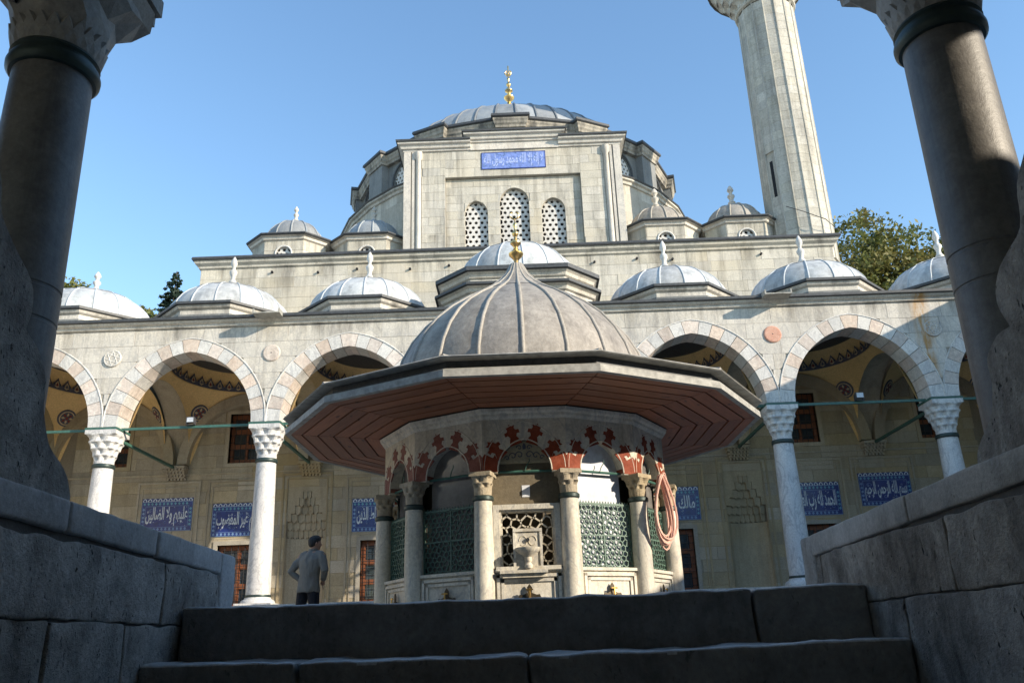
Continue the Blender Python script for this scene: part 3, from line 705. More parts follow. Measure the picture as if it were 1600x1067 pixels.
# ------------------------------------------------------------------ portico
po = thing('entrance_portico', 'marble arcade of pointed striped arches with seven small lead domes', 'portico', (0, 19.8, .9))
PY = 17.75; SP = 4.72; CX = [-12.66, -9.12, -5.58, -2.04, 2.04, 5.58, 9.12, 12.66]
bays = [((CX[i] + CX[i + 1]) / 2, (CX[i + 1] - CX[i]) / 2 - .31, i) for i in range(7)]
def rise(a): return 1.66 * a / 1.46
TH = .30
def lowf(u):
    for xc, a, i in bays:
        if abs(u - xc) <= a + .31: return SP + arch_top(a, rise(a), u - xc, TH + .028)
    return SP
fp = front(PY)
b = MB()
for xc, a, i in bays:
    arc = [(xc + max(-a - .31, min(a + .31, x)), SP + y) for x, y in pointed(a, rise(a), 14, TH)]
    b.prism(arc + [(xc - a - .31, 6.93), (xc + a + .31, 6.93)], fp, -.58, -.018)
b.box(-13.0, -12.97, PY + .02, PY + .58, SP, 6.93); b.box(12.97, 13.0, PY + .02, PY + .58, SP, 6.93)
aw = mo('arcade_wall', b, M['ashcore'], po)
ashlar(aw, fp, -12.95, 12.95, 4.74, 6.92, .364, 1.0, M['mar'], low=lowf, seed=21, depth=.03, gap=.005, jit=.002)
NV = 9
for xc, a, i in bays:
    h_ = rise(a); c_ = (h_ * h_ - a * a) / (2 * a); R0 = a + c_; R1 = R0 + TH
    t0 = math.acos(c_ / R0); t1 = math.acos(c_ / R1); key = .085
    tk = t0 - key
    for s in (1, -1):
        for j in range(NV):
            ta, tb = tk * j / NV + .003, tk * (j + 1) / NV - .003
            poly = [(R0 * cos(t_) - c_, R0 * sin(t_)) for t_ in (ta, (ta + tb) / 2, tb)] + [(R1 * cos(t_) - c_, R1 * sin(t_)) for t_ in (tb, (ta + tb) / 2, ta)]
            poly = [(xc + s * min(x, a + .308), SP + y) for x, y in poly]
            m = MB(); m.prism(poly, fp, -.59, .004 + .004 * ((j * 7 + i * 3) % 3) / 3)
            mo('voussoir', m, M['pink'] if j % 2 else M['marw'], aw)
    poly = [(R0 * cos(tk + .003) - c_, R0 * sin(tk + .003)), (0, R0 * sin(t0)), (-R0 * cos(tk + .003) + c_, R0 * sin(tk + .003)), (-R1 * cos(tk + .003) + c_, R1 * sin(tk + .003)), (0, R1 * sin(t1)), (R1 * cos(tk + .003) - c_, R1 * sin(tk + .003))]
    m = MB(); m.prism([(xc + x, SP + y) for x, y in poly], fp, -.59, .006); mo('voussoir', m, M['pink'] if NV % 2 else M['marw'], aw)
    m = MB(); m.tube([fp.p(xc + max(-a - .3, min(a + .3, x)), SP + y, .004) for x, y in pointed(a, h_, 16, TH + .014)], .017, 6); mo('arch_moulding', m, M['marw'], aw, True)
# roundels
for k, x in enumerate(CX[1:-1]):
    m = MB(); mt_ = M['redr'] if x == 5.58 else M['pink'] if x == -5.58 else M['mar']
    m.lathe([(.001, .02), (.17, .02), (.19, .012), (.2, -.01)], 24); 
    T = Matrix.Translation((x + (.02 if x > 0 else .05), PY - .012, 6.28)) @ Matrix.Rotation(pi / 2, 4, 'X')
    rd_ = mo('roundel', m, mt_, po, M_=T)
    if abs(x) > 9 or abs(x) < 3:
        m = MB()
        for i in range(8):
            a_ = 2 * pi * i / 8; m.tube([(.17 * cos(a_), .17 * sin(a_), .022), (.17 * cos(a_ + 3 * pi / 4), .17 * sin(a_ + 3 * pi / 4), .022)], .009, 4)
        m.tube([(.18 * cos(2 * pi * i / 20), .18 * sin(2 * pi * i / 20), .02) for i in range(21)], .01, 5)
        mo('star_relief', m, M['marw'], rd_, M_=T)
    else:
        m = MB(); m.lathe([(.001, .026), (.012, .026), (.014, .018)], 8); mo('iron_pin', m, M['iron'], rd_, M_=T)
# cornice and lead edge
pp = [(-13.0, PY), (13.0, PY)]
b = MB(); b.sweep(pp, [(0, 6.925), (.05, 6.95), (.06, 7.0), (.12, 7.03), (.15, 7.07), (-.5, 7.07), (-.5, 6.925)], False); mo('cornice', b, M['mar'], po)
b = MB(); b.sweep(pp, [(.17, 7.073), (.2, 7.09), (.2, 7.15), (-.6, 7.22), (-.6, 7.073)], False); b.box(-13, 13, PY + .5, 21.8, 7.08, 7.2); mo('roof_lead', b, M['trim'], po)
for x in (-5.58, 5.72):
    b = MB(); b.box(x - .3, x + .3, PY - .46, PY + .1, 7.065, 7.09); b.box(x - .3, x - .27, PY - .46, PY + .1, 7.09, 7.17); b.box(x + .27, x + .3, PY - .46, PY + .1, 7.09, 7.17)
    mo('rain_spout', b, M['trimf'], po)
# columns
def column(parent, x, y, z0):
    b = MB(); b.lathe([(.245, z0 + .16), (.25, z0 + .4), (.236, z0 + 1.6), (.208, 3.9), (.208, 3.98)], 32, x, y); c = mo('column', b, M['capst'], parent, True)
    b = MB(); b.lathe([(.255, z0 + .17), (.262, z0 + .2), (.255, z0 + .23)], 32, x, y); mo('base_ring', b, M['ring'], c, True); b = MB(); b.lathe([(.225, 3.86), (.237, 3.88), (.237, 3.93), (.225, 3.95)], 32, x, y); mo('neck_ring', b, M['ring'], c, True)
    b = MB(); b.lathe([(.35, z0 + .06), (.35, z0 + .08), (.33, z0 + .12), (.27, z0 + .15), (.26, z0 + .18), (.2, z0 + .18)], 32, x, y); b.box(x - .37, x + .37, y - .37, y + .37, z0, z0 + .06); mo('base', b, M['capst'], c, True)
    b = MB(); muqarnas(b, x, y, 4.0, 4.58, .205, .335, 4, 8); b.lathe([(.205, 3.95), (.21, 4.02)], 24, x, y); b.box(x - .335, x + .335, y - .335, y + .335, 4.575, 4.665); mo('capital', b, M['capst'], c)
    b = MB(); b.box(x - .35, x + .35, y - .33, y + .33, 4.668, 4.712); mo('iron_collar', b, M['green'], c)
for x in CX: column(po, x, PY + .3, .9)
# tie rods
b_ = None
for xc, a, i in bays:
    b = MB(); b.box(xc - a - .1, xc + a + .1, PY + .26, PY + .31, 4.70, 4.755); mo('tie_rod', b, M['green'], po)
for x in CX: 
    b = MB(); b.box(x - .03, x + .03, PY + .6, 21.98, 4.60, 4.66); mo('tie_rod', b, M['green'], po)
for x, lb in ((-7.28, 'small floodlight on the green tie rod of the left arch'), (7.36, 'small floodlight on the green tie rod of the right arch')):
    t = thing('floodlight', lb, 'floodlight', (x, PY + .22, 4.757), 'floodlights on the tie rods')
    b = MB(); b.box(x - .085, x + .085, PY + .17, PY + .25, 4.80, 4.93); b.box(x - .09, x - .08, PY + .18, PY + .3, 4.757, 4.90); b.box(x + .08, x + .09, PY + .18, PY + .3, 4.757, 4.90); b.box(x - .09, x + .09, PY + .18, PY + .3, 4.757, 4.768); mo('lamp_case', b, M['lampb'], t)
    b = MB(); b.box(x - .07, x + .07, PY + .164, PY + .172, 4.815, 4.915); mo('lamp_glass', b, M['lampg'], t)
# domes over the bays
YD = 20.0
for xc, a, i in bays:
    if i != 3:
        p8 = chamf(xc, YD - .02, 1.64, .58); b = MB(); plinth(b, p8, 7.1, 7.72); pb = mo('dome_base', b, M['mar'], po)
        b = MB(); b.sweep(p8, [(0, 7.42), (.04, 7.44), (.04, 7.5), (-.1, 7.5), (-.1, 7.42)]); mo('weathered_moulding', b, M['ashlead'], pb)
        b = MB(); b.sweep(p8, [(0, 7.62), (.06, 7.66), (.09, 7.72), (-.3, 7.72), (-.3, 7.62)]); mo('cornice', b, M['mar'], pb)
        b = MB(); b.sweep(p8, [(.1, 7.723), (.14, 7.74), (.14, 7.80), (-.25, 7.93), (-.25, 7.723)]); mo('lead_ledge', b, M['trim'], pb)
        dome(po, xc, YD, ell(1.52, 1.06, 7.8, 9), 16, 5, M['lead'], M['leadrib'], .021, phase=.1)
        b = MB(); finial_stone(b, xc, YD, 8.86, .62 if xc < -10 else .9, 1.05); mo('finial', b, M['marw'], po, True)
    else:
        p8 = chamf(xc, YD - .05, 1.78, 1.1); b = MB(); plinth(b, p8, 7.1, 8.25); pb = mo('dome_base', b, M['mar'], po)
        b = MB(); b.sweep(p8, [(0, 7.7), (.06, 7.73), (.09, 7.8), (.16, 7.84), (-.1, 7.84), (-.1, 7.7)]); b.sweep(p8, [(0, 8.05), (.05, 8.08), (.08, 8.15), (.14, 8.2), (-.3, 8.2), (-.3, 8.05)]); mo('cornice', b, M['mar'], pb)
        b = MB(); b.sweep(p8, [(.17, 7.843), (.22, 7.86), (.22, 7.92), (.02, 7.96), (-.1, 7.843)]); b.sweep(p8, [(.15, 8.203), (.2, 8.22), (.2, 8.32), (-.3, 8.46), (-.3, 8.203)]); mo('lead_ledge', b, M['trim'], pb)
        dome(po, xc, YD, ell(1.62, 1.36, 8.35, 9), 16, 5, M['lead'], M['leadrib'], .021, phase=.1)
# floor and back wall
b = MB(); b.box(-13.3, -12.98, 17.76, 22, .9, 7.0); b.box(12.98, 13.3, 17.76, 22, .9, 7.0); mo('added_end_wall', b, M['ash'], po)  # unseen walls added at both ends to keep sun out of the bays
b = MB(); b.box(-13, 13, 17.25, 22, .1, .9); struct('portico_floor', b, M['mar'])
b = MB(); b.box(-13, 13, 16.9, 17.25, .1, .5); struct('portico_step', b, M['mar'])
fw = front(22.0)
BH = []
for x in (-10.9, -7.38, -3.72, 3.72, 7.38, 10.9): BH += [Hole(x, .52, 1.08, 2.63), Hole(x, .43, 4.74, 6.08)]
BH += [Hole(s * 9.28, .4, 1.08, 2.63) for s in (-1, 1)]
lowh = [h for h in BH if h.v0 < 2]; uph = [h for h in BH if h.v0 > 2]
NI = [Hole(s * 5.66, .5, .95, 3.0) for s in (-1, 1)]; DR = Hole(0, .9, .9, 3.2, .5)
b = MB(); NI = NH2_ = [Hole(s * 5.66, .5, .95, 4.06) for s in (-1, 1)]; core(b, fw, -13, 13, .9, 4.2, -.32, -.018, lowh + NI + [DR]); core(b, fw, -13, 13, 4.2, 7.08, -.32, -.018, uph); bw_ = mo('inner_wall', b, M['backc'], po)
NMUQ = [Hole(s * 5.66, .5, 3.0, 3.0, 1.05) for s in (-1, 1)]
NH2 = [Hole(s * 5.66, .5, .95, 4.06) for s in (-1, 1)]
ashlar(bw_, fw, -11.9, -1.6, .92, 6.5, .31, .95, M['back'], holes=[h for h in BH + NH2 if h.uc < 0], seed=31, depth=.03)
ashlar(bw_, fw, 1.6, 11.9, .92, 6.5, .31, .95, M['back'], holes=[h for h in BH + NH2 if h.uc > 0], seed=32, depth=.03)
b = MB(); core(b, fw, -1.6, 1.6, .92, 6.9, -.3, 0, [DR]); b.fbox(fw, -11.9, 11.9, 6.5, 7.0, -.3, 0); b.fbox(fw, -.9, .9, .9, 3.8, -.28, -.25); mo('portal', b, M['back'], bw_)
def rect_window(parent, fr, h, nx=3, nz=3, stonef=M['back']):
    d = -.16; b = MB(); b.fbox(fr, h.uc - h.hw, h.uc + h.hw, h.v0, h.vs, d - .06, d - .04); w_ = mo('window', b, M['glass'], parent)
    b = MB(); fwid = h.hw * .2; H_ = h.vs - h.v0
    for q in ((h.uc - h.hw, h.uc - h.hw + fwid, h.v0, h.vs), (h.uc + h.hw - fwid, h.uc + h.hw, h.v0, h.vs), (h.uc - fwid * .4, h.uc + fwid * .4, h.v0, h.vs)): b.fbox(fr, *q, d - .04, d + .02)
    for i in range(nz + 1):
        z = h.v0 + (H_ - .12) * i / nz; b.fbox(fr, h.uc - h.hw, h.uc + h.hw, z, z + .12, d - .038, d + .015)
    mo('frame', b, M['fwood'], w_)
    b = MB(); n = 6
    for i in range(1, n): u = h.uc - h.hw + 2 * h.hw * i / n; b.tube([fr.p(u, h.v0, -.07), fr.p(u, h.vs, -.07)], .009, 5)
    m = int(H_ / .17)
    for i in range(1, m): z = h.v0 + H_ * i / m; b.tube([fr.p(h.uc - h.hw, z, -.07), fr.p(h.uc + h.hw, z, -.07)], .009, 5)
    mo('iron_bars', b, M['iron'], w_)
    b = MB(); o = .1
    for q in ((h.uc - h.hw - o, h.uc - h.hw, h.v0 - o, h.vs + o), (h.uc + h.hw, h.uc + h.hw + o, h.v0 - o, h.vs + o), (h.uc - h.hw, h.uc + h.hw, h.vs, h.vs + o), (h.uc - h.hw, h.uc + h.hw, h.v0 - o, h.v0)): b.fbox(fr, *q, -.16, .03)
    mo('surround', b, stonef if h.v0 > 3 else M['mar2'], w_)
M['mar2'] = stone('window_surround_marble', (.40, .37, .31), (.32, .29, .25), (.15, .13, .1), stain=.4, rand=.05)
for h in BH: rect_window(bw_, fw, h, nz=3)
def frame_moulding(mb, fr, u0, u1, v0, v1, t=.05, d=.025):
    for q in ((u0, u0 + t, v0, v1), (u1 - t, u1, v0, v1), (u0 + t, u1 - t, v1 - t, v1)): mb.fbox(fr, *q, -.005, d)
for s in (-1, 1):
    for x, hw2 in ((3.72, .92), (7.38, .88), (9.28, .82), (5.66, .66)):
        b = MB(); frame_moulding(b, fw, s * x - hw2, s * x + hw2, .92, 4.42 if x == 5.66 else 4.3); frame_moulding(b, fw, s * x - hw2 + .12, s * x + hw2 - .12, .92, 4.28 if x == 5.66 else 4.16, .025, .018); mo('panel_moulding', b, M['back'], bw_)
    b = MB(); b.fbox(fw, -12, -1.7, 4.46, 4.50, -.01, .03) if s < 0 else b.fbox(fw, 1.7, 12, 4.46, 4.50, -.01, .03); mo('string_course', b, M['back'], bw_)
    # muqarnas niche
    xn = s * 5.66; b = MB(); n = 10
    def arcp(r_, z, k=n): return [(xn - r_ * cos(pi * i / k), 22.0 + r_ * sin(pi * i / k) * .55, z) for i in range(k + 1)]
    A = arcp(.5, .92); Bp = arcp(.5, 2.75); b.add(A + Bp, [(i, i + n + 1, i + n + 2, i + 1) for i in range(n)])
    ni = mo('niche', b, M['back'], bw_)
    b = MB(); zz = [2.78, 2.98, 3.18, 3.38, 3.58, 3.77, 3.93]; cn = [8, 7, 5, 4, 3, 2]
    for k in range(6):
        hwz = .5 * (1 if k < 2 else (1 - (k - 1) / 5.2)); cw = 2 * hwz / cn[k]; dpt = -.26 + .045 * k
        for i in range(cn[k]):
            l = xn - hwz + i * cw; am = abs((i + .5) / cn[k] * 2 - 1); dd = dpt + .16 * am ** 2
            b.prism([(l + .012, zz[k] + .02), (l + cw / 2, zz[k] - .05), (l + cw - .012, zz[k] + .02), (l + cw - .012, zz[k + 1] - .03), (l + cw * .75, zz[k + 1] - .01), (l + cw * .5, zz[k + 1]), (l + cw * .25, zz[k + 1] - .01), (l + .012, zz[k + 1] - .03)], fw, dd - .2, dd)
            b.fbox(fw, l - .012, l + .012, zz[k] - .02, zz[k + 1], dd - .2, dd + .035)
        b.fbox(fw, xn - hwz, xn + hwz, zz[k + 1] - .012, zz[k + 1] + .006, dpt - .1, dpt + .06)
        if hwz < .499: b.fbox(fw, xn - .5, xn - hwz, zz[k], zz[k + 1], -.3, -.012); b.fbox(fw, xn + hwz, xn + .5, zz[k], zz[k + 1], -.3, -.012)
    b.fbox(fw, xn - .5, xn + .5, 3.93, 4.06, -.3, -.012); b.fbox(fw, xn - .5, xn + .5, 2.7, 4.06, -.36, -.33)
    mo('muqarnas_hood', b, M['back'], ni)
for k, x in enumerate(CX):
    b = MB()
    for t in range(4):
        d = .1 + .07 * t; b.fbox(fw, x - .24 - .02 * t, x + .24 + .02 * t, 4.38 + .075 * t, 4.38 + .075 * t + .07, 0, d)
        for i in range(6): u = x - .22 + .088 * i; b.fbox(fw, u, u + .05, 4.38 + .075 * t - .05, 4.38 + .075 * t, 0, d - .02)
    mo('corbel', b, M['back'], bw_)
    b = MB(); hd = (22.0 - PY - .58) / 2; yc = PY + .58 + hd; fx = Fr((x, yc, 0), (0, 1, 0))
    arc = [(u, SP + v) for u, v in pointed(hd, 1.75, 12)]; b.prism(arc + [(-hd, 7.0), (hd, 7.0)], fx, -.3, .3); mo('transverse_arch', b, M['back'], po)
TX = {(-9.28): 'عليهم ولا الضالين', (-7.38): 'عليهم غير المغضوب', (-3.72): 'المستقيم صراط الذين', 3.72: 'مالك يوم الدين', 7.38: 'الحمد لله رب العالمين', 9.28: 'بسم الله الرحمن الرحيم'}
for x, tx in TX.items():
    big = abs(x) > 9; tile_panel(bw_, fw, x, 3.04 if big else 2.85, 1.32 if big else 1.42 if abs(x) > 5 else 1.5, .84, tx)
# vaults
for xc, a, i in bays:
    hy = (22.0 - PY - .58) / 2; yc = PY + .58 + hy; Rr = a * sqrt(2); kz = 1.18; r0 = a * .90; b = MB(); n = 48; K = 8; vs = []
    for k in range(K + 1):
        for q in range(n):
            t_ = 2 * pi * q / n; mx = 1 / max(abs(cos(t_)), abs(sin(t_))) * a; r_ = r0 + (mx - r0) * k / K
            vs.append((xc + r_ * cos(t_), yc + r_ * sin(t_) * hy / a, SP + kz * sqrt(max(0, Rr * Rr - r_ * r_))))
    b.add(vs, [(k * n + q, k * n + (q + 1) % n, (k + 1) * n + (q + 1) % n, (k + 1) * n + q) for k in range(K) for q in range(n)])
    zr = SP + kz * sqrt(Rr * Rr - r0 * r0)
    vt = mo('vault', b, M['plaster'], po, True, ang=60)
    T = Matrix.Translation((xc, yc, 0)) @ Matrix.Diagonal((1, hy / a, 1, 1))
    b = MB(); b.lathe([(r0, zr), (r0 - .02, zr + .03), (r0 - .02, zr + .05)] + [(r0 * cos(pi / 2 * j / 8), zr + .05 + .9 * sin(pi / 2 * j / 8)) for j in range(9)], 48); mo('inner_dome', b, M['plaster'], vt, True, M_=T)
    b = MB(); b.lathe([(r0 - .035, zr + .02), (r0 - .05, zr + .10), (r0 - .06, zr + .12)], 48); nn = 34
    for q in range(nn):
        t_ = 2 * pi * q / nn; dt = pi / nn * .9
        def Q(f, h_): rr2 = (r0 - .012) * cos(min(1.2, h_ / 1.1)) - .03; return (rr2 * sin(t_ + f * dt), -rr2 * cos(t_ + f * dt), zr + .06 + h_)
        b.cur = 0; b.add([Q(-1, 0), Q(1, 0), Q(.9, .10), Q(.5, .15), Q(0, .25), Q(-.5, .15), Q(-.9, .10)], [tuple(range(7))])
        def Q2(f, h_): p_ = Q(f, h_); return (p_[0] * .992, p_[1] * .992, p_[2])
        b.cur = 2; b.add([Q2(-.55, .03), Q2(0, -.01), Q2(.55, .03), Q2(.42, .10), Q2(0, .18), Q2(-.42, .10)], [tuple(range(6))])
        def Q3(f, h_): p_ = Q(f, h_); return (p_[0] * .985, p_[1] * .985, p_[2])
        b.cur = 1 if q % 2 else 0; b.add([Q3(-.28, .06), Q3(0, .02), Q3(.28, .06), Q3(0, .13)], [tuple(range(4))])
    mo('painted_band', b, [M['pblue'], M['pred'], M['pcream']], vt, M_=T)
    for sx in (-1, 1):
        for sy in (-1, 1):
            r_ = a * 1.18; px, py = r_ * sx * .7071, r_ * sy * .7071; pz = sqrt(Rr * Rr - r_ * r_) * kz + SP
            nrm = Vector((px, py * a / hy, (pz - SP) / (kz * kz))).normalized() * -1
            pos = Vector((xc + px, yc + py * hy / a, pz)) + nrm * .03
            T2 = Matrix.Translation(pos) @ nrm.to_track_quat('Z', 'Y').to_matrix().to_4x4()
            b = MB(); b.cur = 0; b.lathe([(.001, .01), (.2, .01), (.235, .006), (.24, -.04)], 24); b.cur = 1; b.lathe([(.17, .013), (.195, .013)], 24)
            for q in range(8):
                t_ = 2 * pi * q / 8; b.cur = 2 if q % 2 else 1
                b.prism([(.05 * cos(t_), .05 * sin(t_)), (.10 * cos(t_ - .3), .10 * sin(t_ - .3)), (.155 * cos(t_), .155 * sin(t_)), (.10 * cos(t_ + .3), .10 * sin(t_ + .3))], Fr((0, 0, 0), (1, 0, 0), (0, 1, 0)), .011, .015)
            b.cur = 2; b.lathe([(.001, .016), (.035, .016)], 10)
            mo('painted_roundel', b, [M['pblue'], M['pcream'], M['pred']], vt, M_=T2)
    b = MB(); arc = pointed(a, rise(a) * .96, 14); arc2 = pointed(a, rise(a) * .96, 14, .26)
    poly = [(xc + x, SP + y) for x, y in arc] + [(xc + max(-a - .3, min(a + .3, x)), SP + y) for x, y in arc2[::-1]]; b.prism(poly, fw, .0, .22); mo('wall_arch', b, M['back'], vt)

# ------------------------------------------------------------------ fountain
FX, FY, RF = -.04, 12.0, 1.97
fo = thing('ablution_fountain', 'twelve-sided marble fountain with a lead dome, wide wooden eaves and green grilles', 'fountain', (FX, FY, .1))
apf = RF * cos(pi / 12); hf = RF * sin(pi / 12)
def ff(k, off=0.): a = D(30 * k); return Fr((FX + (apf + off) * sin(a), FY - (apf + off) * cos(a), 0), (cos(a), sin(a), 0))
def vdodec(r, ph=15): return ngon(FX, FY, r, 12, D(ph))
def clipv(seeds, box):
    cells = []
    for i, (x, y) in enumerate(seeds):
        P = [(box[0], box[2]), (box[1], box[2]), (box[1], box[3]), (box[0], box[3])]
        for j, (p, q) in enumerate(seeds):
            if i == j or (p - x) ** 2 + (q - y) ** 2 > .25: continue
            mx, my, dx, dy = (x + p) / 2, (y + q) / 2, p - x, q - y; Q = []
            for k in range(len(P)):
                A, B_ = P[k], P[(k + 1) % len(P)]; sa = (A[0] - mx) * dx + (A[1] - my) * dy; sb_ = (B_[0] - mx) * dx + (B_[1] - my) * dy
                if sa <= 0: Q.append(A)
                if sa * sb_ < 0: t_ = sa / (sa - sb_); Q.append((A[0] + (B_[0] - A[0]) * t_, A[1] + (B_[1] - A[1]) * t_))
            P = Q
            if len(P) < 3: break
        if len(P) >= 3: cells.append(P)
    return cells
def girih(w_, h_, p_, seed=3):
    """network of uneven polygons grouped in rings around star centres"""
    r = random.Random(seed); seeds = []; j = -1; row = p_ * .866
    while j * row < h_ + p_:
        i = -1
        while i * p_ < w_ + p_:
            x, y = (i + (.5 if j % 2 else 0)) * p_, j * row
            k = (i + 2 * j) % 5; f = .26 if k in (1, 3) else .10
            seeds.append((x + p_ * f * math.sin(3.1 * i + 1.7 * j), y + p_ * f * math.cos(2.3 * i + 4.1 * j)))
            i += 1
        j += 1
    ed = set()
    for P in clipv(seeds, (0, w_, 0, h_)):
        for k in range(len(P)):
            A, B_ = P[k], P[(k + 1) % len(P)]; A = (round(A[0], 3), round(A[1], 3)); B_ = (round(B_[0], 3), round(B_[1], 3))
            if A != B_: ed.add((min(A, B_), max(A, B_)))
    return ed
def bars(mb, edges, t, d):
    for (x0, y0), (x1, y1) in edges:
        L_ = math.hypot(x1 - x0, y1 - y0)
        if L_ < .004: continue
        dx, dy = (x1 - x0) / L_ * t * .35, (y1 - y0) / L_ * t * .35; nx, ny = -(y1 - y0) / L_ * t / 2, (x1 - x0) / L_ * t / 2
        mb.prism([(x0 - dx + nx, y0 - dy + ny), (x0 - dx - nx, y0 - dy - ny), (x1 + dx - nx, y1 + dy - ny), (x1 + dx + nx, y1 + dy + ny)], Fr((0, 0, 0), (1, 0, 0), (0, 1, 0)), -d, 0)
GW, GH = 2 * (hf - .10), .76
gb = MB(); bars(gb, girih(GW, GH, .068), .0115, .018)
for q in ((0, .016, 0, GH), (GW - .016, GW, 0, GH), (0, GW, 0, .016), (0, GW, GH - .016, GH), (GW / 2 - .007, GW / 2 + .007, 0, GH), (0, GW, GH * .5 - .007, GH * .5 + .007)): gb.fbox(Fr((0, 0, 0), (1, 0, 0), (0, 1, 0)), *q, -.024, .004)
for i in range(20): u = GW * (i + .5) / 20; gb.prism([(u - .009, GH), (u + .009, GH), (u, GH + .03)], Fr((0, 0, 0), (1, 0, 0), (0, 1, 0)), -.015, -.002)
gme = gb.mesh('grille', M['grille'])
# pieces shared by the twelve sides
AH, AR = hf - .185, .385          # arch half width and rise
SPF = 1.965
def fleur(cx_, cy_, ang, s):
    pts = [(-.66, -1.08), (.66, -1.08), (.52, -.62), (.34, -.25), (.50, .05), (.78, .0), (.8, .38), (.45, .45), (.38, .68), (.52, .95), (.2, .9), (0, 1.18), (-.2, .9), (-.52, .95), (-.38, .68), (-.45, .45), (-.8, .38), (-.78, .0), (-.5, .05), (-.34, -.25), (-.52, -.62)]
    c_, s_ = cos(ang), sin(ang)
    return [(cx_ + (x * c_ - y * s_) * s, cy_ + (x * s_ + y * c_) * s) for x, y in pts]
for k in range(12):
    fr = ff(k); kk = k if k <= 6 else k - 12
    # lower marble slab with moulded panel
    b = MB(); b.fbox(fr, -hf + .02, hf - .02, .1, .80, -.12, 0); sl_ = mo('marble_panel', b, M['fmar'], fo)
    b = MB(); i0, i1 = -hf + .14, hf - .14
    for t_, d_ in ((0, .03), (.05, .018)):
        for q in ((i0 + t_, i0 + t_ + .035, .14, .76 - t_), (i1 - t_ - .035, i1 - t_, .14, .76 - t_), (i0 + t_, i1 - t_, .725 - t_, .76 - t_)): b.fbox(fr, *q, 0, d_)
    b.fbox(fr, -hf + .1, hf - .1, .785, .82, -.12, .03); mo('panel_moulding', b, M['fmar'], sl_)
    # tap
    b = MB(); ph = 1 if kk != 0 else 1.15; z = .50
    b.lathe([(.001, .03), (.05, .028), (.055, 0)], 10)
    tp = mo('tap', b, M['bronze'], fo, True, M_=fr.mat(0, z, .02))
    b = MB()
    for s in (-1, 1): b.prism([(0, -.05), (s * .08, -.03), (s * .115, -.035), (s * .13, 0), (s * .115, .035), (s * .08, .03), (0, .06)], Fr((0, 0, 0), (1, 0, 0), (0, 1, 0)), -.02, -.005)
    b.prism([(-.025, .05), (.025, .05), (.03, .11), (0, .15), (-.03, .11)], Fr((0, 0, 0), (1, 0, 0), (0, 1, 0)), -.02, -.008); mo('backplate', b, M['bronze'], tp, M_=fr.mat(0, z, .05))
    b = MB(); b.tube([(0, 0, 0), (0, 0, .10), (0, -.03, .14), (0, -.06, .14)], [.018, .016, .014, .012], 8); b.tube([(0, 0, .06), (0, .10, .06)], [.014, .006], 6); b.tube([(-.04, .085, .06), (.04, .085, .06)], .009, 6); b.lathe([(.03, -.01), (.032, .02), (.01, .03)], 8)
    mo('spout', b, M['brass'], tp, True, M_=fr.mat(0, z, .02))
    # upper wall with pointed arch
    arc = [(x, SPF + y) for x, y in pointed(AH, AR, 10)]
    b = MB(); b.prism([(hf, SPF - .02)] + [(AH, SPF - .02)] + arc + [(-AH, SPF - .02), (-hf, SPF - .02), (-hf, 2.63), (hf, 2.63)], fr, -.20, 0); aw_ = mo('arch_wall', b, M['fmar'], fo)
    b = MB(); b.tube([fr.p(x, SPF + .02 + y, .0) for x, y in pointed(hf - .02, .585, 10)], .008, 5); b.tube([fr.p(x, y, 0) for x, y in arc], .01, 5); mo('arch_moulding', b, M['fmar'], aw_)
    b = MB()
    for s in (-1, 1):
        poly = [(s * (hf - .002), SPF - .01), (s * (AH + .004), SPF - .01), (s * (AH - .004), SPF + .11), (s * (AH - .02), SPF + .17), (s * (AH + .01), SPF + .155), (s * (AH + .03), SPF + .2), (s * (AH + .055), SPF + .16), (s * (hf - .03), SPF + .21), (s * (hf - .002), SPF + .17)]
        b.prism(poly, fr, -.06, .006)
        b.fbox(fr, min(s * AH, s * (AH - .004)), max(s * AH, s * (AH - .004)), SPF, SPF + .1, -.2, 0)
        for t_ in (.40, .80):
            idx = pointed(AH + .10, AR + .085, 20); n_ = int(t_ * 20); x, y = idx[n_] if s > 0 else idx[len(idx) - 1 - n_]
            b.prism(fleur(x, SPF + y, (-1 if s > 0 else 1) * (1.25 - t_ * 1.15), .117), fr, -.01, .005)
    mo('red_inlay', b, M['red'], aw_)
    b = MB(); b.tube([fr.p(-hf + .05, SPF, -.08), fr.p(hf - .05, SPF, -.08)], .017, 6); b.tube([fr.p(.0, SPF, -.06), fr.p(.02, SPF + .06, -.05), fr.p(.06, SPF + .12, -.04), fr.p(.055, SPF + .15, -.04)], .006, 5); mo('tie_rod', b, M['green'], fo)
    if kk != 0:
        ob('grille', gme, fo, fr.mat(-GW / 2, .82, -.06))
        b = MB(); b.fbox(fr, -hf + .08, hf - .08, .8, 1.6, -.14, -.13); b.fbox(fr, -AH - .02, AH + .02, 1.6, 2.4, -.16, -.15); pn = mo('glass_pane', b, M['frost'] if kk in (1,) else M['glassg'], fo)
    # column at the left vertex of this side
    a = D(30 * k - 15); cx_, cy_ = FX + RF * sin(a), FY - RF * cos(a)
    b = MB(); b.lathe([(.135, .1), (.135, .2), (.118, .24), (.118, 1.0), (.108, 1.62)], 20, cx_, cy_); cl = mo('column', b, M['fmar'], fo, True)
    b = MB(); b.lathe([(.112, 1.605), (.128, 1.62), (.128, 1.655), (.112, 1.67)], 20, cx_, cy_); mo('neck_ring', b, M['ring'], cl, True)
        # rotate capital to the vertex direction
    cap = MB(); cap.lathe([(.104, 1.66), (.108, 1.76)], 20, 0, 0); muqarnas(cap, 0, 0, 1.74, 1.90, .106, .125, 2, 6); cap.box(-.132, .132, -.132, .132, 1.895, 1.945)
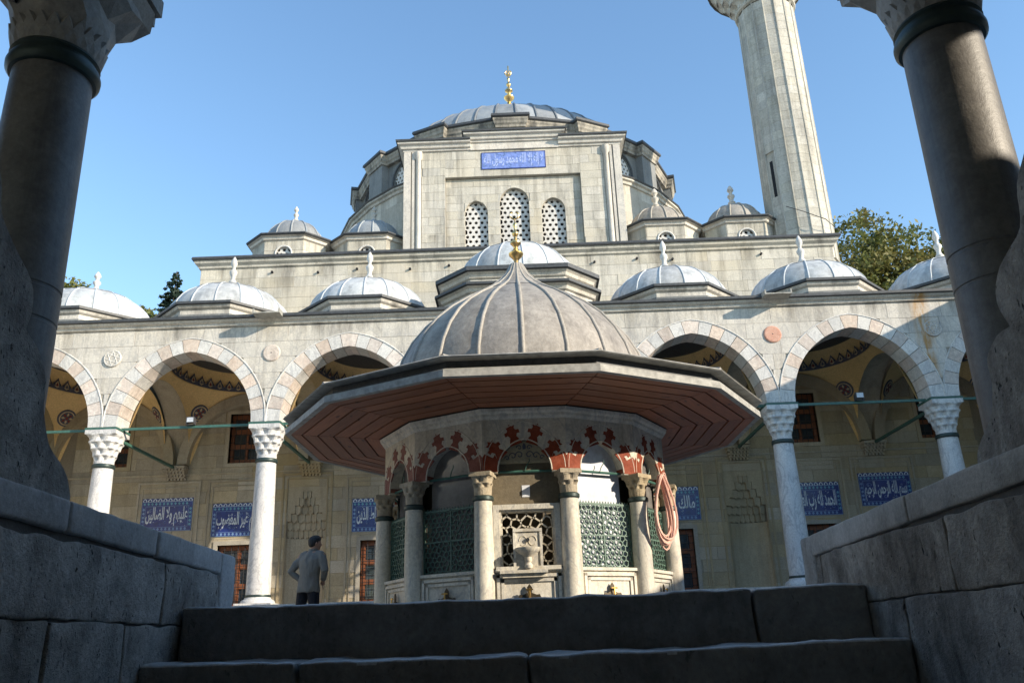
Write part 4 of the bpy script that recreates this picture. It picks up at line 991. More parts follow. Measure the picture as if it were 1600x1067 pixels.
    mo('capital', cap, M['fcap'], cl, M_=Matrix.Translation((cx_, cy_, 0)) @ Matrix.Rotation(a, 4, 'Z'))
    # inner gloom
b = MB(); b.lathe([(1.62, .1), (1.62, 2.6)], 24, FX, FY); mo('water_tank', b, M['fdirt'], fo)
# front side: marble frame, stone lattice, basin
fr = ff(0)
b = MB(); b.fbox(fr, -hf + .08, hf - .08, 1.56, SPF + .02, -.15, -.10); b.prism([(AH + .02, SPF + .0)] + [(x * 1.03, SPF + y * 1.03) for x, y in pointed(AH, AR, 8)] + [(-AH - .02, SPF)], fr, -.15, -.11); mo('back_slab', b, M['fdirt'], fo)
b = MB(); b.prism([(AH - .005, SPF + .13)] + [(x, SPF + y) for x, y in pointed(AH - .012, AR - .012, 14) if y > .13] + [(-AH + .005, SPF + .13)], fr, -.11, -.07); b.fbox(fr, -AH, AH, SPF + .10, SPF + .13, -.11, -.05); ty = mo('tympanum', b, stone('painted_tympanum', (.42, .36, .24), (.34, .3, .2), rand=.02), fo)
b = MB()
for s in (-1, 1):
    for cx_, cz_, r_ in ((.06, .20, .05), (.14, .19, .045), (.06, .29, .035), (.21, .165, .03)):
        b.tube([fr.p(s * (cx_ + r_ * cos(t_ * .5) * (1 - t_ * .06)), SPF + cz_ + r_ * sin(t_ * .5) * (1 - t_ * .06), -.068) for t_ in range(13)], .006, 4)
b.prism([(-.018, SPF + .27), (.018, SPF + .27), (.022, SPF + .31), (0, SPF + .35), (-.022, SPF + .31)], fr, -.07, -.064); mo('scroll_ornament', b, M['pblue'], ty)
b = MB(); u1 = hf - .115
for q in ((-u1, u1, 1.50, 1.56), (-u1, -u1 + .07, .84, 1.50), (u1 - .07, u1, .84, 1.50)): b.fbox(fr, *q, -.12, .02)
for q in ((-u1 + .07, u1 - .07, 1.475, 1.50), (-u1 + .07, -u1 + .095, .84, 1.475), (u1 - .095, u1 - .07, .84, 1.475)): b.fbox(fr, *q, -.12, -.01)
b.fbox(fr, -u1 + .02, u1 - .02, .80, .845, -.12, .07); b.fbox(fr, -.33, .22, .765, .80, 0, .12); b.fbox(fr, -.30, .19, .72, .765, 0, .08); mo('marble_frame', b, M['fmar'], fo)
LW, LH = 2 * (u1 - .095), .63; lb_ = MB(); bars(lb_, girih(LW, LH, .118, 5), .018, .04); mo('stone_lattice', lb_, M['fmar'], fo, M_=fr.mat(-LW / 2, .845, -.05))
b = MB(); b.fbox(fr, -.155, .155, .845, 1.24, -.05, .05); b.fbox(fr, -.17, -.14, .845, 1.26, -.05, .065); b.fbox(fr, .14, .17, .845, 1.26, -.05, .065); b.fbox(fr, -.17, .17, 1.235, 1.27, -.05, .07); dp = mo('drinking_plaque', b, M['fmar'], fo)
b = MB(); b.lathe([(.02, .80), (.045, .82), (.05, .85), (.03, .88), (.045, .91), (.04, .94), (.06, .96), (.12, .995), (.145, 1.025), (.15, 1.045), (.13, 1.045), (.1, 1.015), (.001, 1.0)], 18, *(fr.p(0, 0, .09).xy)); mo('basin', b, M['fmar'], dp, True)
b = MB(); b.tube([fr.p(0, 1.14, .05), fr.p(0, 1.14, .075)], .022, 10); mo('spout_hole', b, M['iron'], dp)
b = MB()
for s in (-1, 1): b.tube([fr.p(s * (.055 + .045 * cos(t_ * .45)), 1.13 + .055 * sin(t_ * .45), .052) for t_ in range(13)], .006, 4)
mo('carved_scroll', b, M['fmar'], dp)
b = MB(); b.fbox(fr, -.045, .05, 1.66, 1.80, -.098, -.094); tag(mo('paper_notice', b, M['paper']), 'small white paper notice pasted above the middle basin of the fountain', 'notice')
# cornice, soffit, eaves, roof
b = MB(); b.sweep(vdodec(RF), [(-.2, 2.6), (.0, 2.6), (.03, 2.63), (.035, 2.66), (.07, 2.68), (.08, 2.72), (-.2, 2.72)]); mo('cornice', b, M['fmar'], fo)
NR = 6; d0, d1 = 1.98, 3.20; zf = lambda d: 2.735 + (d - d0) * .03
base = Fr((0, 0, 0), (1, 0, 0), (0, 1, 0))
for j in range(NR):
    a0, a1 = d0 + (d1 - d0) * j / NR + .012, d0 + (d1 - d0) * (j + 1) / NR - .012; T15 = math.tan(pi / 12)
    b = MB(); g_ = .006; vs = []
    for dz in (0, .022):
        for d_, s in ((a0, -1), (a0, 1), (a1, 1), (a1, -1)): vs.append((s * (d_ * T15 - g_), -d_, zf(d_) + dz))
    b.add(vs, [(0, 1, 2, 3)[::-1], (4, 5, 6, 7), (0, 4, 7, 3), (0, 1, 5, 4), (1, 2, 6, 5), (2, 3, 7, 6)])
    pme = b.mesh('soffit_board', M['wood'])
    for k in range(12): ob('soffit_board', pme, fo, Matrix.Translation((FX, FY, 0)) @ Matrix.Rotation(D(30 * k), 4, 'Z'))
b = MB(); plinth(b, vdodec(3.28), 2.79, 2.80); p12 = vdodec(3.28); b.add([(x, y, 2.785) for x, y in p12], [tuple(range(11, -1, -1))]); mo('eave_deck', b, M['iron'], fo)
RL = 3.355
b = MB(); b.sweep(vdodec(RL - .045), [(0, 2.765), (.012, 2.765), (.004, 2.85), (-.06, 2.88), (-.06, 2.765)]); mo('fascia', b, M['trimf'], fo)
b = MB(); b.sweep(vdodec(RL - .16), [(0, 2.885), (.012, 2.885), (.012, 2.972), (-.05, 2.972), (-.05, 2.885)]); mo('eave_gap', b, M['trim'], fo)
b = MB(); vd = vdodec(RL); b.sweep(vd, [(-.2, 2.972), (0, 2.974), (.012, 2.985), (0, 2.998), (-.2, 3.03)]); mo('eave_roll', b, M['trimf'], fo, True)
b = MB(); top = vdodec(1.85); n = 12
b.add([(x, y, 3.0) for x, y in vdodec(RL - .03)] + [(x, y, 3.34) for x, y in top], [(i, (i + 1) % n, n + (i + 1) % n, n + i) for i in range(n)]); mo('eave_roof', b, M['leadf'], fo)
b = MB()
for x, y in vdodec(RL - .01): 
    dx, dy = x - FX, y - FY; q = 1.85 / (RL - .01); b.tube([(x, y, 3.0), (FX + dx * q, FY + dy * q, 3.35)], .022, 6)
mo('roof_rib', b, M['leadfr'], fo)
fprof = [(1.85, 3.3), (1.84, 3.6), (1.76, 3.85), (1.62, 4.12), (1.42, 4.38), (1.18, 4.6), (.9, 4.8), (.64, 4.96), (.44, 5.1), (.29, 5.24), (.17, 5.38), (.09, 5.54)]
dome(fo, FX, FY, fprof, 20, 7, M['leadf'], M['leadfr'], .028, phase=.02)
gold_finial(fo, FX, FY, 5.52, .92, .105)

# hose
b = MB(); rh = random.Random(5); frh = Fr((1.60, 10.60, 0), (cos(D(42)), sin(D(42)), 0))
pts = []
for lp_ in range(7):
    hh = .42 + rh.uniform(-.05, .04); ww = .105 + .015 * lp_ + rh.uniform(-.01, .01); cz = 1.93 - hh; off = rh.uniform(-.015, .02)
    for i in range(20):
        t_ = 2 * pi * i / 20 + pi / 2; z_ = cz + hh * sin(t_); wd = ww * (.12 + .88 * max(0, 1 - (z_ - cz + hh) / (2 * hh)) ** .6 + .1)
        pts.append(frh.p(off + wd * cos(t_) * 1.15, z_, .03 + .012 * lp_))
pts += [frh.p(.06, 1.96, .06), frh.p(.12, 1.97, .04), frh.p(.17, 1.85, .03), frh.p(.18, 1.6, .02)]
b.tube(pts, .0125, 6); tag(mo('hose', b, M['hose'], None, True), 'coiled pink hose hanging on the right side of the fountain', 'hose')

# ------------------------------------------------------------------ courtyard wings (mostly outside the picture)
def wing(label, sx, segs):
    t = thing('courtyard_wing', label, 'building', (sx * 14, 10, .1))
    for y0, y1, zt in segs:
        n = int((y1 - y0) / 3); b = MB(); fr = Fr((sx * 12.7, (y0 + y1) / 2, 0), (0, sx, 0)); L_ = (y1 - y0) / 2
        fr = Fr((sx * 12.7, (y0 + y1) / 2, 0), (0, -1 if sx > 0 else 1, 0))
        hs = [Hole(-L_ + (i + .5) * 2 * L_ / n, .45, 1.1, 2.6) for i in range(n)]
        core(b, fr, -L_, L_, .1, zt, -.4, 0, hs); b.box(min(sx * 13.1, sx * 17), max(sx * 13.1, sx * 17), y0, y1, .1, zt - .02); mo('wing_wall', b, M['ash'], t)
        b = MB(); 
        for h in hs: b.fbox(fr, h.uc - h.hw, h.uc + h.hw, h.v0, h.vs, -.3, -.25)
        mo('window', b, M['glass'], t)
        b = MB(); b.box(min(sx * 12.55, sx * 17.1), max(sx * 12.55, sx * 17.1), y0 - .01, y1 - .01, zt, zt + .12); mo('roof_edge', b, M['trim'], t)
wing('stone courtyard range closing the court on the right', 1, ((-2, 7, 5.42), (7.02, 17.6, 8.1)))
wing('stone courtyard range closing the court on the left', -1, ((-2, 17.6, 5.65),))

# ------------------------------------------------------------------ near gallery (above and behind the camera)
ga = thing('entrance_gallery', 'shaded stone gallery over the head of the entrance stairs', 'gallery', (-.15, 2, .1))
GC = -.145; fga = front(3.7)
NBX = [GC - 2.525, GC + 2.525]
side = [NBX[0] - 3.3, NBX[0] - 6.6, NBX[1] + 3.3, NBX[1] + 6.6]
allx = sorted(NBX + side)
b = MB()
for i in range(5):
    xa, xb = allx[i], allx[i + 1]; xc = (xa + xb) / 2; a = (xb - xa) / 2 - .3; big = i == 2
    zs = 3.95; arc = [(xc + x, zs + y) for x, y in pointed(a, 2.3 if big else 1.35, 12)]
    b.prism(arc + [(xa, zs), (xa, 7.4 if big else 5.2), (xb, 7.4 if big else 5.2), (xb, zs)], fga, -.6, 0)
b.box(-12.6, allx[0], 3.7, 4.3, 3.95, 5.2); b.box(allx[-1], 12.6, 3.7, 4.3, 3.95, 5.2)
mo('gallery_arches', b, M['ash'], ga)
b = MB(); H1 = (6.6, 9.4, .35, 1.7); H2 = (3.05, 3.75, .45, 1.25)
# unseen roof slab with one opening, added to let sun onto the right column
def slab(x0, x1, y0, y1): b.box(x0, x1, y0, y1, 4.9, 5.19)
slab(-12.6, H2[0], -2.2, 3.7); slab(H2[0], 12.6, -2.2, H1[2]); slab(H2[0], 12.6, H1[3], 3.7); slab(H2[0], H1[0], H1[2], H1[3]); slab(H1[1], 12.6, H1[2], H1[3])
b.box(-2.9, 2.6, -2.2, 3.7, 7.2, 7.4); b.box(-2.9, -2.7, -2.2, 3.7, 5.5, 7.2); b.box(2.4, 2.6, -2.2, 3.7, 5.5, 7.2)
mo('gallery_roof', b, M['ash'], ga)
b = MB(); core(b, Fr((0, -2.2, 0), (1, 0, 0)), -12.6, 12.6, .1, 5.2, -.3, 0, [Hole(q, .95, 1.0, 3.2, 1.1) for q in (-10.5, -7.5, -4.6)]); b.box(-1.8, 1.6, -2.5, -2.2, -2.6, .1); b.box(-2.9, 2.6, -2.5, -2.2, 5.2, 7.4); mo('gallery_rear_wall', b, M['ash'], ga)  # unseen wall; left openings added for fill light, stair end closed to darken risers
b = MB(); b.box(-12.6, -1.84, -2.2, 4.1, .08, .12); b.box(1.64, 12.6, -2.2, 4.1, .08, .12); mo('gallery_paving', b, M['ground'], ga)
b = MB(); b.box(-1.84, -1.66, -2.4, 4.0, -2.6, .1); b.box(1.46, 1.64, -2.4, 4.0, -2.6, .1); mo('stair_side_wall', b, M['fg'], ga)
for x in side:
    b = MB(); b.lathe([(.3, .12), (.3, .3), (.22, .35), (.21, 3.15)], 20, x, 4.0); b.lathe([(.24, 3.2), (.4, 3.7)], 4, x, 4.0, pi / 4, 2 * pi + pi / 4); b.box(x - .38, x + .38, 3.65, 4.35, 3.7, 3.95); mo('side_column', b, M['ncol'], ga)

def near_column(x, label):
    t = thing('stone_column', label, 'column', (x, 4, .12), 'tall shaded columns framing the stairs'); y = 4.0
    b = MB(); prof_ = [(.29, .12), (.29, .3), (.235, .36), (.222, .5)]
    for z in (1.62, 1.80): prof_ += [(.2165, z - .012), (.2115, z - .006), (.2115, z + .006), (.2165, z + .012)]
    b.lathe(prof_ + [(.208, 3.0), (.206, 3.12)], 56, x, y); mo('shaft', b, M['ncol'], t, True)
    b = MB(); b.lathe([(.20, 3.095), (.225, 3.10), (.243, 3.125), (.245, 3.15), (.237, 3.175), (.222, 3.185), (.222, 3.2), (.235, 3.215), (.225, 3.235), (.2, 3.235)], 48, x, y); mo('neck_ring', b, M['ring'], t, True)
    # faceted capital: leaf band then lozenges growing to a square
    b = MB(); n = 24; zt = [3.23, 3.36]
    for k in range(n):
        a0 = 2 * pi * k / n; da = 2 * pi / n
        P = lambda r_, a_, z: (x + r_ * sin(a_), y - r_ * cos(a_), z)
        b.add([P(.216, a0, 3.22), P(.216, a0 + da, 3.22), P(.248, a0 + da, 3.31), P(.262, a0 + da / 2, 3.38), P(.248, a0, 3.31), P(.236, a0 + da / 2, 3.26), P(.222, a0 + da, 3.38), P(.222, a0, 3.38)], [(0, 1, 5), (1, 2, 5), (2, 3, 5), (3, 4, 5), (4, 0, 5), (2, 6, 3), (4, 3, 7)])
    mo('leaf_band', b, M['ncap'], t)
    b = MB(); n = 16
    def sq(a_, t_): c_ = max(abs(cos(a_)), abs(sin(a_))); return (1 - t_) + t_ * min(1.36, 1 / c_)
    rings = []
    spec_ = [(3.26, .212, 0, 0), (3.42, .262, .2, 1), (3.52, .262, .4, 0), (3.64, .36, .8, 1), (3.70, .36, 1, 0), (3.78, .40, 1, 1)]
    for z, r_, t_, o_ in spec_:
        rings.append([(x + r_ * sq(2 * pi * (i + .5 * o_) / n, t_) * sin(2 * pi * (i + .5 * o_) / n), y - r_ * sq(2 * pi * (i + .5 * o_) / n, t_) * cos(2 * pi * (i + .5 * o_) / n), z + (.05 if i % 2 and 0 < t_ < 1 else 0)) for i in range(n)])
    vs = [p for r_ in rings for p in r_]; fs = []
    for j in range(len(rings) - 1):
        o1 = spec_[j][3]
        for i in range(n):
            A, B_, C_, D_ = j * n + i, j * n + (i + 1) % n, (j + 1) * n + i, (j + 1) * n + (i + 1) % n
            if o1 == 0: fs += [(A, B_, C_), (B_, D_, C_)]
            else: fs += [(A, B_, D_), (A, D_, C_)]
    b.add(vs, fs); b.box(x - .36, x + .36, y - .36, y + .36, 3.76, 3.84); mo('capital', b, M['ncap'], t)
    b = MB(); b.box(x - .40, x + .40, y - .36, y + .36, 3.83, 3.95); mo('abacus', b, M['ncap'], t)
    b = MB(); s = -1 if x < 0 else 1; b.tube([(x + s * .2, 4, 3.86), (x + s * 3.2, 4, 3.86)], .03, 6)
    if x < 0: b.tube([(x - .12, 3.75, 3.46), (x - 1.2, 3.4, 3.95)], .02, 6)
    mo('tie_rod', b, M['iron'], t)
near_column(NBX[0], 'dark stone column left of the stairs, bronze ring under its faceted capital')
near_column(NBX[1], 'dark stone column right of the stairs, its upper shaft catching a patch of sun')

# ------------------------------------------------------------------ rough cut stones of the stairs and parapets
def rough(x0, x1, y0, y1, z0, z1, seed, amp=.006, step=.05, rad=.02, bend=None):
    """box with rounded worn edges and an uneven surface"""
    def lin(a, b_): 
        n = max(2, int((b_ - a) / step)); q = [a + (b_ - a) * i / n for i in range(n + 1)]
        return sorted(set([a, a + rad * .35, a + rad] + [v for v in q if a + rad * 1.3 < v < b_ - rad * 1.3] + [b_ - rad, b_ - rad * .35, b_]))
    X, Y, Z = lin(x0, x1), lin(y0, y1), lin(z0, z1); idx = {}; mb = MB(); vs = []
    off = Vector((seed * 3.1, seed * 1.7, seed * 2.3))
    def V(i, j, k):
        if (i, j, k) in idx: return idx[(i, j, k)]
        p = Vector((X[i], Y[j], Z[k])); q = Vector((min(max(p.x, x0 + rad), x1 - rad), min(max(p.y, y0 + rad), y1 - rad), min(max(p.z, z0 + rad), z1 - rad)))
        d = p - q
        if d.length > 1e-6: nrm = d.normalized(); p = q + nrm * rad
        else: nrm = Vector((0, 0, 0))
        p = p + nrm * (noise.fractal(p * 6 + off, 1.0, 2.0, 4) * amp * 1.6 + noise.noise(p * 35 + off) * amp * .5)
        if bend: p = bend(p)
        idx[(i, j, k)] = len(vs); vs.append(p); return idx[(i, j, k)]
    fs = []; nx, ny, nz = len(X) - 1, len(Y) - 1, len(Z) - 1
    for i in range(nx):
        for j in range(ny): fs += [(V(i, j, nz), V(i + 1, j, nz), V(i + 1, j + 1, nz), V(i, j + 1, nz)), (V(i, j, 0), V(i, j + 1, 0), V(i + 1, j + 1, 0), V(i + 1, j, 0))]
        for k in range(nz): fs += [(V(i, 0, k), V(i + 1, 0, k), V(i + 1, 0, k + 1), V(i, 0, k + 1)), (V(i, ny, k), V(i, ny, k + 1), V(i + 1, ny, k + 1), V(i + 1, ny, k))]
    for j in range(ny):
        for k in range(nz): fs += [(V(0, j, k), V(0, j, k + 1), V(0, j + 1, k + 1), V(0, j + 1, k)), (V(nx, j, k), V(nx, j + 1, k), V(nx, j + 1, k + 1), V(nx, j, k + 1))]
    mb.add(vs, fs); return mb

st = ob('steps', None, None, Matrix.Translation((-.1, 3.4, -.2))); st['kind'] = 'structure'
def sag(p): return Vector((p.x, p.y, p.z - .012 * cos((p.x + .1) * 1.1)))
M['tread'] = stone('worn_skylit_tread', (.66, .65, .63), (.46, .455, .45), (.16, .155, .15), scale=3, stain=.6, rand=.08, bump=.4, fine=45, rough=.35, spec=.6, pits=.3, bdist=.006)  # worn stone, lightened to paint in sky light on the upward faces
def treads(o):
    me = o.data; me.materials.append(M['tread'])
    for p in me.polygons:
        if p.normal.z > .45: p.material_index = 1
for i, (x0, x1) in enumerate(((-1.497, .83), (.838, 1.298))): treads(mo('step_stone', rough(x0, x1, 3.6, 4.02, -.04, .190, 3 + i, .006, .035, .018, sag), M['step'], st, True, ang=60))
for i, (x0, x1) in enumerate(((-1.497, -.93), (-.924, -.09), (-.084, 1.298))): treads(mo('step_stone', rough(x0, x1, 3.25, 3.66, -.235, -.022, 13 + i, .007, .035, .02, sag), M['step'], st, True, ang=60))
for j in range(1, 9):
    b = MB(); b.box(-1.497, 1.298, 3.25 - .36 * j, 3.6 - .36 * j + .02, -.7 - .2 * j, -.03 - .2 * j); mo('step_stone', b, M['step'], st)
b = MB(); b.add([(-.74, 3.545, -.026), (-.49, 3.515, -.026), (-.49, 3.545, -.022), (-.74, 3.575, -.022)], [(0, 1, 2, 3)])
b = MB(); b.prism([(-.70, 3.52), (-.47, 3.50), (-.46, 3.53), (-.69, 3.55)], Fr((0, 0, 0), (1, 0, 0), (0, 1, 0)), -.0365, -.031); tag(mo('paper_strip', b, M['paper']), 'thin white strip of paper lying on the lower stair tread', 'paper')

def parapet(sx, label):
    t = thing('stair_parapet', label, 'parapet', ((-1.65 if sx < 0 else 1.45), 3, -.3))
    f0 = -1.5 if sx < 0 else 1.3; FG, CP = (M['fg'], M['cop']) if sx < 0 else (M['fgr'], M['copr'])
    def X(a, b_): return (f0 - b_, f0 - a) if sx < 0 else (f0 + a, f0 + b_)
    slope = lambda p: Vector((p.x, p.y, p.z + (.012 * (4.2 - p.y) if p.z > .2 else 0)))
    far = 4.24 if sx < 0 else 4.38
    x0, x1 = X(-.005, .30)
    cuts = [(.6, 1.9), (1.905, 2.64), (2.645, 3.315), (3.32, far - .20)] if sx < 0 else [(.6, 2.2), (2.205, 3.11), (3.115, far - .17)]
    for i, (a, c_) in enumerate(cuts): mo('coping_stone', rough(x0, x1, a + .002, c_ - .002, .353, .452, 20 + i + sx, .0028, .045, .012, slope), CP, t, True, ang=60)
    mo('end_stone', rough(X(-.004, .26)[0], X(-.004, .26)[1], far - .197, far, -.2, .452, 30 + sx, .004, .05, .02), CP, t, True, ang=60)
    x0, x1 = X(0, .26)
    mid = [(.6, 1.4), (1.405, 3.42), (3.428, far - .2)] if sx < 0 else [(.6, 2.0), (2.006, 2.86), (2.868, far - .26), (far - .255, far - .172)]
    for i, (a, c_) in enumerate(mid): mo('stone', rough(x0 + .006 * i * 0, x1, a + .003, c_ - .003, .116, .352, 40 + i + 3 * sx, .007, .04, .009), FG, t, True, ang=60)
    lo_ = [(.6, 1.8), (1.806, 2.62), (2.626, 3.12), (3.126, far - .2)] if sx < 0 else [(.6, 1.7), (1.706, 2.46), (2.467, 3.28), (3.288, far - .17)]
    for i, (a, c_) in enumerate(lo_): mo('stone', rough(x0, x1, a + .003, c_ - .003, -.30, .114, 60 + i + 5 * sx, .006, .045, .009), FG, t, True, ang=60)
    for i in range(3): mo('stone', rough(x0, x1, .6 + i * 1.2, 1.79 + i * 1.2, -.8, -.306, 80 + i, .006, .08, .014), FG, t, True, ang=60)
    b = MB(); b.box(X(.016, .24)[0], X(.016, .24)[1], .62, far - .02, -.9, .43); mo('mortar_core', b, M['fgcore'], t)
    # scrolled end block standing on the coping
    if sx < 0: sil = [(2.66, .47), (2.63, .52), (2.585, .56), (2.49, .61), (2.43, .71), (2.415, .80), (2.35, .87), (2.28, .905), (2.29, .97), (2.265, 1.05), (2.15, 1.12), (2.08, 1.18), (2.05, 1.27), (2.02, 1.32), (1.95, 1.42), (1.86, 1.55), (1.6, 1.7), (1.3, 1.7), (1.3, .49)]
    else: sil = [(2.60, .455), (2.585, .50), (2.55, .53), (2.46, .59), (2.42, .68), (2.42, .75), (2.35, .79), (2.27, .80), (2.30, .89), (2.25, .97), (2.12, 1.03), (2.08, 1.15), (2.0, 1.23), (1.95, 1.36), (1.85, 1.5), (1.6, 1.65), (1.3, 1.65), (1.3, .48)]
    # smooth the outline and extrude with rounded arris
    def cr(p0, p1, p2, p3, t_): return tuple(.5 * ((2 * p1[i]) + (-p0[i] + p2[i]) * t_ + (2 * p0[i] - 5 * p1[i] + 4 * p2[i] - p3[i]) * t_ ** 2 + (-p0[i] + 3 * p1[i] - 3 * p2[i] + p3[i]) * t_ ** 3) for i in (0, 1))
    n = len(sil); out = []
    for i in range(n):
        if i >= n - 4: out.append(sil[i]); continue
        for q in range(4): out.append(cr(sil[max(i - 1, 0)], sil[i], sil[(i + 1) % n], sil[(i + 2) % n], q / 4))
    N_ = len(out); cx_ = sum(p[0] for p in out) / N_; b = MB(); xa, xb = X(.015, .25)
    lay = [(0, .012), (.008, .003), (.02, 0), (.12, 0), (.215, 0), (.227, .003), (.235, .012)]
    vs = []
    for dx, ins in lay:
        for i, (y_, z_) in enumerate(out):
            ya, za = out[i - 1]; yb, zb = out[(i + 1) % N_]; tx_, tz_ = yb - ya, zb - za; l = math.hypot(tx_, tz_) or 1
            nn = (tz_ / l, -tx_ / l); p = Vector((xa + dx, y_, z_)); q = noise.fractal(p * 9, 1., 2., 3) * .004
            vs.append((xa + dx, y_ + nn[0] * (ins + q) , z_ + nn[1] * (ins + q)))
    fs = [(j * N_ + i, j * N_ + (i + 1) % N_, (j + 1) * N_ + (i + 1) % N_, (j + 1) * N_ + i) for j in range(len(lay) - 1) for i in range(N_)]
    fs += [tuple(range(N_)), tuple(range((len(lay) - 1) * N_ + N_ - 1, (len(lay) - 1) * N_ - 1, -1))]
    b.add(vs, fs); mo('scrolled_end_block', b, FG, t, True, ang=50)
parapet(-1, 'low stone parapet wall on the left of the stairs with a scrolled block')
parapet(1, 'low stone parapet wall on the right of the stairs with a scrolled block')

# ------------------------------------------------------------------ person
def remeshed(name, mb, mat, parent, vox, sm=4, M_=None):
    me = mb.mesh('tmp', mat); o = bpy.data.objects.new('tmp', me); C.objects.link(o)
    m = o.modifiers.new('r', 'REMESH'); m.mode = 'VOXEL'; m.voxel_size = vox; s = o.modifiers.new('s', 'SMOOTH'); s.iterations = sm; s.factor = .6
    dg = bpy.context.evaluated_depsgraph_get(); e = bpy.data.meshes.new_from_object(o.evaluated_get(dg)); bpy.data.objects.remove(o)
    e.materials.clear(); e.materials.append(mat); e.polygons.foreach_set('use_smooth', [True] * len(e.polygons)); e.name = name
    return ob(name, e, parent, M_)
def rings(mb, secs, n=20):                            # horizontal elliptical sections (x, y, z, rx, ry)
    vs = []
    for x, y, z, rx, ry in secs:
        for k in range(n): a = 2 * pi * k / n; vs.append((x + rx * cos(a), y + ry * sin(a), z))
    m = len(secs); fs = [(j * n + k, j * n + (k + 1) % n, (j + 1) * n + (k + 1) % n, (j + 1) * n + k) for j in range(m - 1) for k in range(n)]
    fs += [tuple(range(n - 1, -1, -1)), tuple(range((m - 1) * n, m * n))]; mb.add(vs, fs)
PX, PYY = -3.62, 14.2
pe = thing('person', 'man in a grey shirt and dark trousers, back turned, hands on hips', 'person', (PX, PYY, .1))
TP = Matrix.Translation((PX, PYY, .1)) @ Matrix.Rotation(D(-24), 4, 'Z')
LS, LE, LH_ = (-.19, .03, 1.40), (-.345, -.03, 1.14), (-.19, .06, .98)
RS, RE, RH_ = (.19, .05, 1.40), (.30, .02, 1.13), (.17, .15, .98)
bd = MB()
rings(bd, [(0, 0, .82, .14, .10), (0, 0, .92, .17, .115), (0, .0, 1.05, .145, .10), (0, .02, 1.2, .165, .11), (0, .03, 1.33, .185, .11), (0, .04, 1.42, .14, .085), (.0, .05, 1.47, .07, .06)])
bd.tube([(0, .04, 1.40), (.005, .055, 1.48), (.01, .07, 1.53)], [.062, .056, .055], 12)
hd_ = MB(); rings(hd_, [(.02, .095, 1.475, .035, .04), (.015, .09, 1.50, .058, .07), (.01, .08, 1.54, .070, .088), (.01, .07, 1.59, .075, .096), (.01, .065, 1.64, .074, .094), (.01, .065, 1.68, .058, .074), (.01, .065, 1.705, .03, .04)])
TH_ = Matrix.Translation((.01, .07, 0)) @ Matrix.Rotation(D(-35), 4, 'Z') @ Matrix.Translation((-.01, -.07, 0))
hd_.tube([(.01, .155, 1.60), (.01, .183, 1.565), (.01, .162, 1.55)], [.010, .015, .012], 8)   # nose
for s in (-1, 1): hd_.tube([(.01 + s * .072, .065, 1.605), (.01 + s * .083, .06, 1.585), (.01 + s * .076, .065, 1.555)], [.012, .016, .010], 8)
hd_.tube([(-.012, .155, 1.528), (.032, .155, 1.528)], .009, 6)
for s in (-1, 1): hd_.tube([(.01 + s * .018, .152, 1.603), (.01 + s * .045, .146, 1.605)], .009, 6)
bd.add([TH_ @ Vector(p) for p in hd_.v], hd_.f)
for Sx, Ex, Hx, s in ((LS, LE, LH_, -1), (RS, RE, RH_, 1)):
    bd.tube([Sx, tuple((Vector(Sx) + Vector(Ex)) / 2), Ex, tuple((Vector(Ex) + Vector(Hx)) / 2), Hx], [.056, .05, .042, .036, .027], 12)
    Hv = Vector(Hx); f = (Hv - Vector(Ex)).normalized(); dn = Vector((0, .35, -1)).normalized()
    bd.tube([Hv, Hv + f * .04, Hv + f * .075 + dn * .01], [(.026, .026), (.04, .018), (.036, .015)], 10)
    side_ = f.cross(dn).normalized() * .011; up_ = dn
    for i, ln in enumerate((.062, .072, .068, .052)):
        st_ = Hv + f * .075 + dn * (.028 - .019 * i); d2 = (f * .6 + Vector((s * -.2, .7, -.35))).normalized()
        bd.tube([st_ - f * .02, st_ + d2 * ln * .5, st_ + d2 * ln * .8 + dn * .012, st_ + d2 * ln + dn * .03], [.0095, .009, .0085, .007], 8)
    bd.tube([Hv + f * .01, Hv + f * .03 - dn * .045, Hv + f * .055 - dn * .06], [.013, .011, .009], 8)
for s in (-1, 1):
    bd.tube([(s * .09, 0, .88), (s * .145, .0, .5), (s * .165, -.02, .12), (s * .17, -.02, .05)], [.085, .055, .035, .035], 14)
    bd.tube([(s * .17, -.06, .04), (s * .175, .06, .035), (s * .18, .16, .025)], [.035, .038, .022], 10)
body = remeshed('body', bd, M['skin'], pe, .0075, 2, TP)
sh = MB(); rings(sh, [(0, -.0, .80, .205, .145), (0, 0, .86, .20, .14), (0, -.005, .95, .188, .13), (0, .0, 1.05, .18, .125), (0, .01, 1.2, .195, .13), (0, .02, 1.32, .208, .128), (0, .03, 1.40, .18, .10), (0, .045, 1.45, .095, .075), (.0, .052, 1.49, .07, .066)], 28)
for Sx, Ex, Hx in ((LS, LE, LH_), (RS, RE, RH_)):
    E_ = Vector(Ex); H_ = Vector(Hx); S_ = Vector(Sx); W_ = E_ + (H_ - E_) * .9
    sh.tube([S_ * .45 + Vector((0, .02, .80)), S_ * .9 + Vector((0, 0, .128)), S_ + Vector((0, 0, -.05)), (S_ + E_) / 2, E_, (E_ + W_) / 2, W_], [.06, .070, .076, .068, .060, .052, .043], 16)
